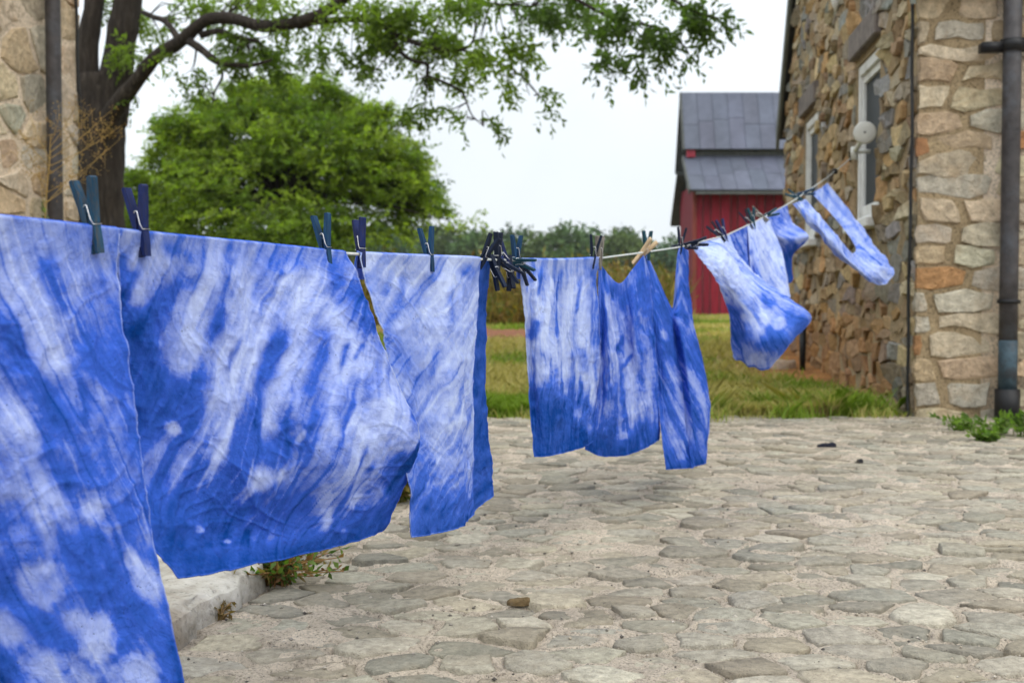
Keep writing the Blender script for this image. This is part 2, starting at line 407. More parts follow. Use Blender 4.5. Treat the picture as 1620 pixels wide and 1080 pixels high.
# ------------------------------------------------------------------ terrain sheet
def terrain():
    xs = np.unique(np.concatenate([np.linspace(-600, -60, 16), np.linspace(-60, -8, 40), np.linspace(-8, 10, 150), np.linspace(10, 60, 40), np.linspace(60, 600, 16)]))
    ys = np.unique(np.concatenate([np.linspace(-60, .5, 12), np.linspace(.5, 6.1, 8), np.linspace(6.1, 14, 90), np.linspace(14, 40, 90), np.linspace(40, 200, 50), np.linspace(200, 700, 12)]))
    X, Y = np.meshgrid(xs, ys); Z = hz(X, Y)
    Z = Z + np.where(Y > 6.4, (fbm(X * 1.2, Y * 1.2, 0, 3) - .5) * .05, 0)
    Z = np.where((Y < PAVE_END + .05), -.07, Z)
    g = np.array([.075, .085, .022]); dry = np.array([.20, .155, .065]); red = np.array([.21, .085, .040]); tan = np.array([.33, .27, .15]); org = np.array([.30, .13, .035])
    n = fbm(X * .5, Y * .5, 0, 9)[..., None]
    C = g * 1.5 + (dry * 1.4 - g * 1.5) * sstep(.42, .62, n)
    m = (np.exp(-(((X - .0) / 2.2)**2 + ((Y - 15.5) / 3.6)**2)) * 2.0 * (.5 + fbm(X * .8, Y * .8, 0, 31)))[..., None]; C = C + (red - C) * np.clip(m, 0, 1)
    m = sstep(45, 70, Y)[..., None]; C = C + (tan - C) * m
    wx = .108 * Y + 1.534; d = wx - X
    m = (sstep(1.0, .15, d + (fbm(X * 2, Y * 2, 0, 5) - .5) * 1.2) * sstep(7.6, 9.0, Y) * (d > -.5) * (Y < 13))[..., None]; C = C + (org - C) * np.clip(m, 0, 1)
    m = (sstep(.5, .1, np.abs(Y - 33.0) + (fbm(X, Y, 0, 8) - .5)) * (X > 4.8) * (X < 15))[..., None]; C = C + (np.array([.36, .19, .12]) - C) * m
    m = (Y < PAVE_END + .1)[..., None]; C = np.where(m, np.array([.36, .29, .21]), C)
    ny, nx = X.shape; i = np.arange(ny * nx).reshape(ny, nx)
    F = np.stack([i[:-1, :-1], i[:-1, 1:], i[1:, 1:], i[1:, :-1]], -1).reshape(-1, 4)
    o = obj('ground', np.stack([X, Y, Z], -1).reshape(-1, 3), F, M['ground'], origin=np.zeros(3), col=C.reshape(-1, 3))
    tag(o, 'lawn, bare soil and field reaching to the far woods', None, None, 'structure')
terrain()

# ------------------------------------------------------------------ voronoi rubble
def clip(poly, nrm, d):
    out = []; n = len(poly)
    for i in range(n):
        a, b = poly[i], poly[(i + 1) % n]; da = nrm[0] * a[0] + nrm[1] * a[1] - d; db = nrm[0] * b[0] + nrm[1] * b[1] - d
        if da <= 0: out.append(a)
        if (da < 0 < db) or (db < 0 < da):
            t = da / (da - db); out.append((a[0] + (b[0] - a[0]) * t, a[1] + (b[1] - a[1]) * t))
    return out
def cells(pts, aspect, gap, rects=(), rng=RNG, bounds=None):
    """voronoi cells of pts (metres); aspect > 1 makes them wider than tall"""
    P = np.asarray(pts, float); Q = P * np.array([1 / aspect, 1.0]); out = []
    for i in range(len(P)):
        d = ((Q - Q[i])**2).sum(1); idx = np.argsort(d)[1:17]
        poly = [(Q[i][0] + a, Q[i][1] + b) for a, b in ((-1, -1), (1, -1), (1, 1), (-1, 1))]
        for j in idx:
            nr = Q[j] - Q[i]; L = math.hypot(*nr); nr = nr / L
            g = gap * (.6 + .9 * rng.random()) / 2
            poly = clip(poly, nr, nr.dot((Q[i] + Q[j]) / 2) - g)
            if len(poly) < 3: break
        poly = [(a * aspect, b) for a, b in poly]
        if bounds:
            for nr, dd in (((1, 0), bounds[1]), ((-1, 0), -bounds[0]), ((0, 1), bounds[3]), ((0, -1), -bounds[2])):
                if len(poly) > 2: poly = clip(poly, nr, dd)
        for (x0, x1, y0, y1) in rects:
            if len(poly) < 3: break
            xs = [p[0] for p in poly]; ys = [p[1] for p in poly]
            if max(xs) > x0 and min(xs) < x1 and max(ys) > y0 and min(ys) < y1:
                opts = [(((1, 0), x0), x0 - P[i][0]), (((-1, 0), -x1), P[i][0] - x1), (((0, 1), y0), y0 - P[i][1]), (((0, -1), -y1), P[i][1] - y1)]
                (nr, dd), best = max(opts, key=lambda t: t[1]); poly = clip(poly, nr, dd)
        if len(poly) < 3: continue
        A = np.array(poly); area = .5 * abs(np.dot(A[:, 0], np.roll(A[:, 1], -1)) - np.dot(A[:, 1], np.roll(A[:, 0], -1)))
        if area < 4 * gap * gap: continue
        out.append((P[i], A, area))
    return out
def rough_outline(A, n, rng, jit):
    """keep the corners, split the longest edges until there are n points, roughen"""
    B = [np.array(p) for p in A]
    i = 0                                      # drop slivers
    while i < len(B) and len(B) > 4:
        if np.linalg.norm(B[i] - B[(i + 1) % len(B)]) < .012: B.pop(i)
        else: i += 1
    while len(B) < n:
        L = [np.linalg.norm(B[k] - B[(k + 1) % len(B)]) for k in range(len(B))]; k = int(np.argmax(L)); e = B[(k + 1) % len(B)] - B[k]
        t = .35 + .3 * rng.random(); B.insert(k + 1, B[k] + e * t + np.array([e[1], -e[0]]) * (rng.random() - .55) * jit)
    R = np.array(B); ce = R.mean(0)
    if np.dot(R[:, 0], np.roll(R[:, 1], -1)) - np.dot(R[:, 1], np.roll(R[:, 0], -1)) < 0: R = R[::-1]
    # knock the sharp corners back
    nb = .5 * (np.roll(R, 1, 0) + np.roll(R, -1, 0)); R = R + (nb - R) * (.04 + .16 * rng.random((len(R), 1)))
    return R
def stone(A, h, rng, n=9, edge=.85, tilt=.1, rough=.4, low=-.03, shoulder=.6, jit=.18):
    """one stone as (s, t, height) rings: buried skirt, shoulder, broken face"""
    R = rough_outline(A, n, rng, jit); n = len(R); ce = R.mean(0) + (rng.random(2) - .5) * .25 * np.ptp(R, axis=0)
    tl = (rng.random(2) - .5) * 2 * tilt
    def ring(sc, z, rg):
        xy = ce + (R - ce) * (np.array(sc).reshape(-1, 1) if hasattr(sc, '__len__') else sc)
        return np.c_[xy, z + (xy - ce) @ tl + (rng.random(n) - .5) * rg]
    ins = np.clip(edge + (rng.random(n) - .5) * .22, .5, .97)
    V = np.vstack([np.c_[R, np.full(n, low)], ring(.99, h * shoulder, h * rough), ring(ins, h, h * rough), [[ce[0], ce[1], h * (1 + .35 * (rng.random() - .4))]]])
    F = [(r * n + i, r * n + (i + 1) % n, r * n + n + (i + 1) % n, r * n + n + i) for r in range(2) for i in range(n)]
    F += [(2 * n + i, 2 * n + (i + 1) % n, 3 * n) for i in range(n)]
    return V, F
def lay(stones, mat, parent, frame, limit, name, stuffname, smooth=False):
    """stones: (V, F, colour). The ones that show largest become objects, the rest one piece of stuff."""
    O, S, T, N = frame; items = []
    for V, F, c in stones:
        W = O + V[:, :1] * S + V[:, 1:2] * T + V[:, 2:3] * N
        px, py, f = project(W); vis = (f > .3).all() and px.max() > -20 and px.min() < 1640 and py.max() > -20 and py.min() < 1100
        area = (np.ptp(px) * np.ptp(py)) if vis else 0
        items.append((area, W, F, c))
    items.sort(key=lambda t: -t[0])
    rest = MB(); rc = []
    for k, (a, W, F, c) in enumerate(items):
        if k < limit and a > 25: obj(name, W, F, mat, parent, col=c, smooth=smooth)
        else: rest.add(W, F); rc.append(np.tile(c, (len(W), 1)))
    if rc:
        o = rest.build(stuffname, mat, parent, col=np.concatenate(rc), smooth=smooth); o['kind'] = 'stuff'
def shade(base, rng, v=.25, hue=.06):
    k = 1 + v * (rng.random() * 2 - 1); return np.clip(np.array(base) * k * (1 + hue * (rng.random(3) * 2 - 1)), .01, .9)

# ------------------------------------------------------------------ cobbled yard
def paving():
    rng = np.random.default_rng(21)
    pts = np.zeros((0, 2)); rr = np.zeros(0)
    for rad, tries in ((.098, 900), (.078, 2600), (.060, 6000), (.046, 9000)):
        for c in np.c_[rng.uniform(-1.3, 3.95, tries), rng.uniform(.95, PAVE_END - .02, tries)]:
            if c[1] < 3.6 and c[0] < SLAB0[0] + .13 * (c[1] - SLAB0[1]) + .04: continue
            if len(pts):
                d = np.hypot((pts[:, 0] - c[0]) * .78, pts[:, 1] - c[1])
                if (d < .5 * (rr + rad) * 1.08).any(): continue
            pts = np.vstack([pts, c]); rr = np.r_[rr, rad]
    x0, x1, y0, y1, st = -1.0, 3.7, 1.3, PAVE_END + .12, .009
    xs = np.arange(x0, x1, st); ys = np.arange(y0, y1, st); X, Y = np.meshgrid(xs, ys)
    # distance to the nearest joint: mortar stands in ridges there and leaves dark gaps along the stones
    Q = np.array(pts, np.float32) * np.array([.78, 1], np.float32); J = np.empty(X.shape, np.float32)
    jx = X + (fbm(X * 18, Y * 18, 0, 46, 2) - .5) * .03; jy = Y + (fbm(X * 18, Y * 18, 4, 47, 2) - .5) * .03
    for r in range(len(ys)):
        sel = Q[np.abs(Q[:, 1] - ys[r]) < .26]
        d = np.hypot(jx[r][:, None].astype(np.float32) * .78 - sel[None, :, 0], jy[r][:, None].astype(np.float32) - sel[None, :, 1]); d.partition(1, axis=1); J[r] = (d[:, 1] - d[:, 0]) * .5
    big = fbm(X * 1.1, Y * 1.1, 0, 40, 2) - .5; cover = fbm(X * 5, Y * 5, 0, 48, 5, .6) - .5
    Z = big * .014 + (fbm(X * 16, Y * 16, 0, 41, 4, .65) - .5) * .015 + (vnoise(X * 55, Y * 55, 0, 44) - .5) * .004 + cover * .019
    Z = Z + .0040 * np.exp(-(J / .008)**2) - .016 * np.exp(-((J - .012) / .0055)**2) * sstep(.44, .58, fbm(X * 9, Y * 9, 0, 49, 2)) - .003 * sstep(.014, .03, J)
    edge = PAVE_END + (fbm(X * 2.5, X * 0, 0, 45, 3) - .5) * .22
    Z = Z - sstep(edge - .05, edge + .1, Y) * .09
    ny, nx = X.shape; i = np.arange(ny * nx).reshape(ny, nx)
    F = np.stack([i[:-1, :-1], i[:-1, 1:], i[1:, 1:], i[1:, :-1]], -1).reshape(-1, 4)
    base = obj('cobbled_pavement', np.stack([X, Y, Z], -1).reshape(-1, 3), F, M['sand_mortar'], origin=np.array([1.2, 3.5, 0.]))
    tag(base, 'yard of flat fieldstones bedded in pale sandy mortar', None, None, 'structure')
    stones = []
    pal = [(.40, .372, .310), (.365, .345, .290), (.42, .392, .328), (.42, .38, .305), (.395, .355, .285), (.35, .335, .288), (.45, .42, .355), (.38, .34, .272)]
    for c, A, area in cells(pts, 1.28, .010, rng=rng):
        if c[1] < 3.75:      # trim against the concrete walk
            A = np.array(clip([tuple(a) for a in A], np.array([-1, .13]) / 1.0084, (.13 * SLAB0[1] - SLAB0[0] - .02) / 1.0084))
            if len(A) < 4: continue
        if np.ptp(A[:, 0]) * np.ptp(A[:, 1]) > .055: continue
        lz = (fbm(c[0] * 1.1, c[1] * 1.1, 0, 40, 2) - .5) * .014
        h = .0016 + rng.normal() * .0032
        V, Fc = stone(A, .005, rng, 10, .90, .06, .7, -.03, .4, .2); V[:, 2] += lz + h - .002
        stones.append((V, Fc, shade(pal[rng.integers(len(pal))], rng, .24, .012) * np.array([.85, .82, .755])))
    lay(stones, M['paver'], base, (np.zeros(3), np.array([1., 0, 0]), np.array([0, 1., 0]), UP), 300, 'paving_stone', 'paving_stones_beyond', True)
    # loose grit in the joints
    n = 11000; gx = rng.uniform(-.7, 3.6, n); gy = 1.5 + 4.5 * rng.random(n)**1.7
    k = gx > SLAB0[0] + .13 * (gy - SLAB0[1]) + .02; gx, gy = gx[k], gy[k]; n = len(gx)
    gz = (fbm(gx * 1.1, gy * 1.1, 0, 40, 2) - .5) * .014 + (fbm(gx * 16, gy * 16, 0, 41, 4, .65) - .5) * .020 + (fbm(gx * 5, gy * 5, 0, 48, 5, .6) - .5) * .019 + .002
    r = (.0012 + .0042 * rng.random(n)**3); oct_ = np.array([[1, 0, 0], [-1, 0, 0], [0, 1, 0], [0, -1, 0], [0, 0, .7], [0, 0, -.7]])
    V = (np.stack([gx, gy, gz], -1)[:, None, :] + oct_[None] * r[:, None, None] * (1 + .5 * (rng.random((n, 6, 1)) - .5))).reshape(-1, 3)
    f = np.array([[0, 2, 4], [2, 1, 4], [1, 3, 4], [3, 0, 4], [2, 0, 5], [1, 2, 5], [3, 1, 5], [0, 3, 5]])
    F = (f[None] + 6 * np.arange(n)[:, None, None]).reshape(-1, 3)
    cc = np.array([(.48, .41, .32), (.3, .27, .23), (.58, .52, .44), (.13, .115, .10)])[rng.integers(0, 4, n)]
    tag(obj('gravel', V, F, M['paver'], col=np.repeat(cc, 6, 0), smooth=False, origin=np.array([1., 3, 0])), 'fine grit and crumbs of mortar over the cobbles', 'gravel', None, 'stuff')
paving()

def slab():
    """raised worn concrete walk along the left of the yard"""
    n = 150; m = 60; L = np.linspace(-1.6, 1.62, n); W = np.linspace(0, 1, m)**1.6 * 1.75
    LL, WW = np.meshgrid(L, W); side = np.array([-SLABD[1], SLABD[0], 0])
    P = SLAB0 + LL[..., None] * SLABD + WW[..., None] * side
    ed = (fbm(LL * 9, LL * 0, 0, 60, 5, .65) - .5) * .07 * (WW < .02); P = P + ed[..., None] * side
    P[..., 2] = .062 + (fbm(LL * 6, WW * 6, 0, 61) - .5) * .012 - sstep(.03, 0, WW) * .012
    skirt = P[0] + np.array([.006, 0, 0]); skirt = skirt.copy(); skirt[:, 2] = .022 + (fbm(L * 12, L * 0, 0, 62) - .5) * .02
    low = P[0].copy() + np.array([.012, 0, 0]); low[:, 2] = -.06
    G = np.concatenate([low[None], skirt[None], P]); i = np.arange(G.shape[0] * n).reshape(G.shape[0], n)
    F = np.stack([i[:-1, :-1], i[:-1, 1:], i[1:, 1:], i[1:, :-1]], -1).reshape(-1, 4)
    o = obj('concrete_pavement', G.reshape(-1, 3), F, M['concrete'], origin=np.array([-1.2, 3.5, 0]))
    tag(o, 'raised worn concrete walk with crumbled edge beside the cobbles', None, None, 'structure')
slab()

# ------------------------------------------------------------------ stone walls
def rubble_points(s0, s1, t0, t1, w, h, rng, jy=.7):
    pts = []; t = t0
    while t < t1:
        dh = h * (.55 + 1.0 * rng.random()); s = s0 - rng.random() * w
        while s < s1:
            dw = w * (.5 + 1.1 * rng.random()); pts.append((s + dw / 2, t + dh / 2 + (rng.random() - .5) * dh * jy)); s += dw
        t += dh
    return pts
LIGHT = [(.54, .45, .31), (.57, .475, .33), (.60, .52, .39), (.53, .43, .29), (.48, .43, .34), (.53, .40, .26), (.50, .42, .30)]
DARK = [(.30, .25, .17), (.33, .25, .14), (.21, .165, .10), (.245, .185, .105), (.17, .145, .105), (.15, .14, .12), (.275, .20, .11), (.19, .13, .075), (.23, .20, .15), (.27, .165, .075), (.16, .16, .15)]

def stone_house():
    rng = np.random.default_rng(5)
    H = empty('stone_house', CORNER, 'brown fieldstone house with two narrow white windows and a dark downspout', 'house')
    L = 5.506; EV = EYE + 1.848; PK = EV + 1.35 * L / 2 * .9942
    NS = -AC; NF = -AL
    W1 = (1.0, 1.762); W2 = (3.45, 4.20); ZB, ZT = EYE + .55, EYE + 1.63; LT = EYE + 1.86
    # gable wall that faces the yard
    ss = [0, W1[0], W1[1], W2[0], W2[1], L]; ts = [-.3, ZB, ZT, EV]
    V = [CORNER + AL * s + UP * t for t in ts for s in ss]; F = []
    for r in range(3):
        for c in range(5):
            if r == 1 and c in (1, 3): continue
            a = r * 6 + c; F.append((a + 1, a, a + 6, a + 7))
    V.append(CORNER + AL * L / 2 + UP * PK); F.append((18 + 5, 18 + 4, 18 + 3, 18 + 2, 18 + 1, 18, 24))
    ws = obj('gable_wall', V, F, M['dark_mortar'], H, origin=CORNER, smooth=False)
    sm = ws.modifiers.new('thickness', 'SOLIDIFY'); sm.thickness = .34; sm.offset = -1
    rects = [(W1[0] - .01, W1[1] + .01, ZB - .07, LT), (W2[0] - .01, W2[1] + .01, ZB - .07, LT)]
    pts = [p for p in rubble_points(.05, L, -.1, PK, .25, .098, rng) if not any(r[0] < p[0] < r[1] and r[2] < p[1] < r[3] for r in rects)]
    st = []
    for c, A, area in cells(pts, 2.2, .006, rects, rng, (0.03, L, -.2, PK)):
        if c[1] > EV + 1.35 * .9942 * min(c[0], L - c[0]) - .05: continue
        for sg, s0 in ((1, 0), (-1, L)):     # keep stones under the rake
            A = np.array(clip([tuple(a) for a in A], np.array([-1.342 * sg, 1.0]) / 1.674, (EV - 1.342 * sg * s0 - .03) / 1.674)) if len(A) > 2 else A
        if len(A) < 3: continue
        V, Fc = stone(A, .005 + .025 * rng.random()**1.4, rng, 10, .86, .22, .8, -.03, .62, .22)
        col = shade(DARK[rng.integers(len(DARK))], rng, .26, .05) * 1.65
        q_ = .75 * sstep(.95, .25, c[1] + .25 * (rng.random() - .5)) * sstep(.3, 1.0, c[0]); col = col * (1 - q_) + q_ * shade((.36, .17, .055), rng, .3)      # rust-stained foot of the wall
        st.append((V, Fc, col))
    lay(st, M['rubble_dark'], ws, (CORNER, AL, UP, NS), 225, 'stone', 'small_stones')
    # eaves wall, squared blocks in pale mortar
    LF = 3.4
    mb = MB(); mb.box(CORNER, AC, AL, UP, (0.012, LF), (0.004, .34), (-.3, EV))
    wf = mb.build('eaves_wall', M['wall_mortar'], H, origin=CORNER)
    pts = rubble_points(0.0, LF, -.1, EV, .32, .112, rng, .22); st = []
    for c, A, area in cells(pts, 2.7, .013, (), rng, (-.008, LF, -.15, EV)):
        V, Fc = stone(A, .002 + .014 * rng.random(), rng, 11, .88, .10, .7, -.05, .5, .2)
        st.append((V, Fc, shade(LIGHT[rng.integers(len(LIGHT))] if rng.random() > .10 else (.42, .22, .10), rng, .20, .04)))
    lay(st, M['rubble_light'], wf, (CORNER, AC, UP, NF), 75, 'stone', 'small_stones')
    # roof over both slopes, with the dark rake board seen against the sky
    ov = .05; th = .1
    for sg, s0 in ((1, 0.0), (-1, L)):
        e = CORNER + AL * (s0 - sg * .14) + UP * (EV - .14 * 1.35 + .03); r = CORNER + AL * (L / 2) + UP * (PK + .03)
        m = MB(); off = UP * th
        q = [e + NS * ov, r + NS * ov, r + AC * 4, e + AC * 4]
        m.add([*q, *[p + off for p in q]], [(3, 2, 1, 0), (4, 5, 6, 7), (0, 1, 5, 4), (1, 2, 6, 5), (2, 3, 7, 6), (3, 0, 4, 7)])
        rf = m.build('roof', M['shingle'], H, smooth=False)
        m = MB(); nn = NS * (ov + .03); q = [e + NS * (ov + .004), r + NS * (ov + .004)]; d = UP * -.11
        m.add([q[0] + d, q[1] + d, q[1] + off, q[0] + off, q[0] + d + NS * .03, q[1] + d + NS * .03, q[1] + off + NS * .03, q[0] + off + NS * .03], [(0, 1, 2, 3), (7, 6, 5, 4), (0, 4, 5, 1), (1, 5, 6, 2), (2, 6, 7, 3), (3, 7, 4, 0)])
        m.build('rake_board', M['rake'], rf, smooth=False)
    # windows
    for (a, b) in (W1, W2):
        w = empty('window', CORNER + AL * (a + b) / 2 + UP * ZB, parent=H)
        fr = MB(); D = -.03
        def bar(mb, s0, s1, t0, t1, n0, n1): mb.box(CORNER, AL, NS, UP, (s0, s1), (n0, n1), (t0, t1), .004)
        bar(fr, b - .035, b - .002, ZB + .002, ZT, -.13, -.012); bar(fr, a + .002, a + .045, ZB + .002, ZT, -.13, D); bar(fr, a + .046, b - .036, ZT - .07, ZT, -.13, -.012); bar(fr, a + .046, b - .036, ZB + .002, ZB + .05, -.13, D)
        fr.build('frame', M['white_paint'], w, smooth=False)
        sa = MB(); D = -.035; zt = ZT - .072; zb = ZB + .052
        bar(sa, b - .062, b - .037, zb, zt, -.11, D); bar(sa, a + .047, a + .08, zb, zt, -.11, D); bar(sa, a + .081, b - .063, zt - .05, zt, -.11, D); bar(sa, a + .081, b - .063, zb, zb + .065, -.11, D)
        sa.build('sash', M['white_paint'], w, smooth=False)
        gl = MB(); gl.box(CORNER, AL, NS, UP, (a + .081, b - .063), (-.075, -.055), (zb + .066, zt - .051)); gl.build('pane', M['glass'], w, smooth=False)
        si = MB(); si.box(CORNER, AL, NS, UP, (a - .03, b + .02), (-.17, .085), (ZB - .065, ZB), .008); si.build('sill', M['white_paint'], w, smooth=False)
        li = MB(); li.box(CORNER, AL, NS, UP, (a - .06, b + .06), (-.16, .052), (ZT + .05, LT), .008); li.build('lintel', M['lintel'], H, smooth=False)
        li = MB(); li.box(CORNER, AL, NS, UP, (a + .0, b - .0), (-.16, -.02), (ZT + .002, ZT + .049)); li.build('head_board', M['white_paint'], w, smooth=False)
    # downspout with boot and clamps on the eaves wall
    c = CORNER + AC * .452 + NF * .09
    ds = MB(); ds.tube([c + UP * z for z in (.42, .8, 1.6, 2.4)], .047, 16); d = ds.build('downspout', M['spout'], H)
    m = MB(); m.tube([c + UP * .16, c + UP * .30, c + UP * .425], .0485, 16); m.build('lower_pipe', M['spout_blue'], d)
    m = MB(); m.tube([c + UP * -.02, c + UP * .165], .064, 16); m.build('boot', M['black'], d)
    z = EYE + (480 - 75) / 1800 * 6.05
    m = MB(); m.tube([c + UP * (z - .03), c + UP * (z + .03)], .062, 16); m.box(c, AC, NF, UP, (-.16, -.05), (-.05, .03), (z - .03, z + .015)); m.box(c, AC, NF, UP, (.052, .09), (-.03, .03), (z - .03, z + .03))
    m.build('clamp', M['black'], d)
    m = MB(); m.tube([c + UP * .62, c + UP * .64], .0585, 16); m.box(c, AC, NF, UP, (-.012, .012), (-.11, -.05), (.62, .64)); m.build('clamp', M['black'], d)
    # cable pinned down the corner
    zz = np.linspace(-.02, 2.45, 40); pp = [CORNER + AL * (.025 + .018 * math.sin(q * 3.1) + .008 * math.sin(q * 11)) + NS * .034 + UP * q for q in zz]
    m = MB(); m.tube(pp, .009, 6); m.build('cable', M['cable'], H)
    return H
stone_house()

def left_building():
    rng = np.random.default_rng(15)
    far = np.array([-3.967 + .108 * 8.12, 8.12, 0.]); L = 5.6; HT = 4.4
    H = empty('stone_outbuilding', far, 'pale tan fieldstone building behind the dry weed with a dark drainpipe', 'building')
    mb = MB(); mb.box(far, -AL, -AC, UP, (0, L), (0, .4), (-.3, HT)); w = mb.build('side_wall', M['wall_mortar'], H, origin=far, smooth=False)
    mb = MB(); mb.box(far, -AL, -AC, UP, (.003, .4), (.403, 4.5), (-.3, HT - .004)); mb.build('end_wall', M['wall_mortar'], H, smooth=False)
    pts = rubble_points(0, L, -.1, HT, .33, .21, rng); st = []
    for c, A, area in cells(pts, 1.5, .030, (), rng, (-.02, L, -.2, HT)):
        V, Fc = stone(A, .004 + .018 * rng.random(), rng, 11, .86, .10, .7, -.05, .55, .2); V = V[:, [0, 1, 2]]
        st.append((V, [tuple(reversed(f)) for f in Fc], shade(LIGHT[rng.integers(len(LIGHT))], rng, .14, .04) * 1.05))
    lay(st, M['rubble_light'], w, (far, -AL, UP, AC), 120, 'stone', 'small_stones')
    m = MB(); m.box(far, -AL, -AC, UP, (-.3, L), (-.35, 4.6), (HT + .003, HT + .15)); m.build('roof', M['shingle'], H, smooth=False)
    c = far - AL * .52 + AC * .11
    m = MB(); m.tube([c + UP * z for z in (.05, 1.5, 3, HT)], .050, 16); d = m.build('drainpipe', M['spout'], H)
    m = MB(); m.tube([c + UP * 1.1, c + UP * 1.13], .0585, 16); m.box(c, AL, AC, UP, (-.012, .012), (-.11, -.05), (1.1, 1.13)); m.build('clamp', M['black'], d)
    zz = np.linspace(0, HT - .1, 50); pp = [far - AL * (.07 + .02 * math.sin(q * 2.7) + .01 * math.sin(q * 9)) + AC * .05 + UP * q for q in zz]
    m = MB(); m.tube(pp, .011, 6); m.build('cable', M['cable'], H)
left_building()

# ------------------------------------------------------------------ red barn
def barn():
    rng = np.random.default_rng(3); X0, X1 = 5.40, 13.0; YF, YB = 33.95, 36.6; YR = 35.3; g = .25
    B = empty('red_barn', (X0 + 3, YF, g), 'red board barn with a two-tier grey metal roof beyond the lawn', 'barn')
    ex, ey = np.array([1., 0, 0]), np.array([0, 1., 0]); Z = lambda y, Y: EYE + (480 - y) / 1800 * Y
    z_low = Z(301, 33.4); z_mid = Z(248, 34.75); z_up = Z(237, 34.55); z_r = Z(149, YR)
    O = np.zeros(3)
    m = MB(); m.box(O, ex, ey, UP, (X0 + .02, X1), (YF + .03, YB), (g - .1, z_low + .18)); m.box(O, ex, ey, UP, (X0 + .05, X1), (34.8, 35.8), (z_low + .184, z_up + .25)); wl_ = m.build('wall', M['dark_trim'], B, smooth=False)
    x = X0 + .09
    while x < 9.8:
        w = .20 + .12 * rng.random(); m = MB(); m.box(O, ex, ey, UP, (x, x + w - .03), (YF - .012 * rng.random(), YF + .026), (g + .02 * rng.random(), z_low + .16), .004)
        m.build('board', M['red_board'], wl_, smooth=False, col=shade((.215, .014, .028), rng, .24, .08)); x += w
    y = YF + .04
    while y < YB - .05:
        w = .22 + .1 * rng.random(); m = MB(); m.box(O, ex, ey, UP, (X0 - .01, X0 + .016), (y, min(y + w - .012, YB)), (g, z_low + .2), .004)
        m.build('board', M['red_board'], wl_, smooth=False, col=shade((.16, .012, .024), rng, .13, .05)); y += w
    m = MB(); m.box(O, ex, ey, UP, (X0 - .03, X0 + .085), (YF - .03, YF + .025), (g, z_low + .1), .006); m.build('corner_post', M['red_board'], B, smooth=False, col=(.22, .055, .04))
    m = MB(); m.box(O, ex, ey, UP, (X0 - .1, X0 + .15), (34.62, 34.79), (z_mid - .05, z_up + .05)); m.build('eave_block', M['red_board'], B, smooth=False, col=(.30, .04, .06))
    # standing-seam roofs: each panel its own sheet
    def roof(name, ya, za, yb, zb, xo):
        d = np.array([0, yb - ya, zb - za]); Ln = np.linalg.norm(d); d = d / Ln; nn = np.cross(ex, d); nn = nn * np.sign(nn[2])
        r = MB(); o0 = np.array([0, ya, za]); r.box(o0 - nn * .05, ex, d, nn, (xo, X1 + .2), (0.01, Ln), (-.03, .03)); par = r.build(name, M['dark_trim'], B, smooth=False)
        x = xo
        while x < 9.9:
            w = .455 + .02 * rng.random(); cut = [0, Ln * (.35 + .3 * rng.random()), Ln]
            for a, b in zip(cut[:-1], cut[1:]):
                pm = MB(); pm.box(o0, ex, d, nn, (x + .004, x + w - .004), (a + (.0 if a == 0 else .012), b), (-.012, .006 + .003 * rng.random()), .001)
                pm.box(o0, ex, d, nn, (x + w - .016, x + w - .003), (a + .013, b - .001), (.012, .022))
                pm.build('roof_panel', M['metal_roof'], par, smooth=False, col=shade((.10, .11, .145), rng, .05, .02))
            x += w
        rb = MB(); rb.box(o0, ex, d, nn, (xo - .05, xo - .004), (-.02, Ln), (-.14, .03)); rb.build('rake_board', M['dark_trim'], par, smooth=False)
        return par
    roof('upper_roof', 34.55, z_up, YR, z_r, 5.22); roof('lower_roof', 33.38, z_low, 34.78, z_mid, 5.22)
    def back(name, ya, za, yb, zb):
        m = MB(); m.add([(5.17, ya, za), (X1, ya, za), (X1, yb, zb), (5.17, yb, zb), (5.17, ya, za - .14), (X1, ya, za - .14), (X1, yb, zb - .14), (5.17, yb, zb - .14)], [(0, 1, 2, 3), (7, 6, 5, 4), (0, 4, 5, 1), (1, 5, 6, 2), (2, 6, 7, 3), (3, 7, 4, 0)]); m.build(name, M['dark_trim'], B, smooth=False)
    back('rear_upper_roof', YR + .01, z_r, 36.25, Z(270, 36.25)); back('rear_lower_roof', 35.82, Z(272, 35.82), 37.25, Z(352, 37.25))
    m = MB(); m.box(O, ex, ey, UP, (X0 - .02, X1), (33.36, 33.5), (z_low - .13, z_low - .05)); m.build('eave_board', M['dark_trim'], B, smooth=False)
barn()

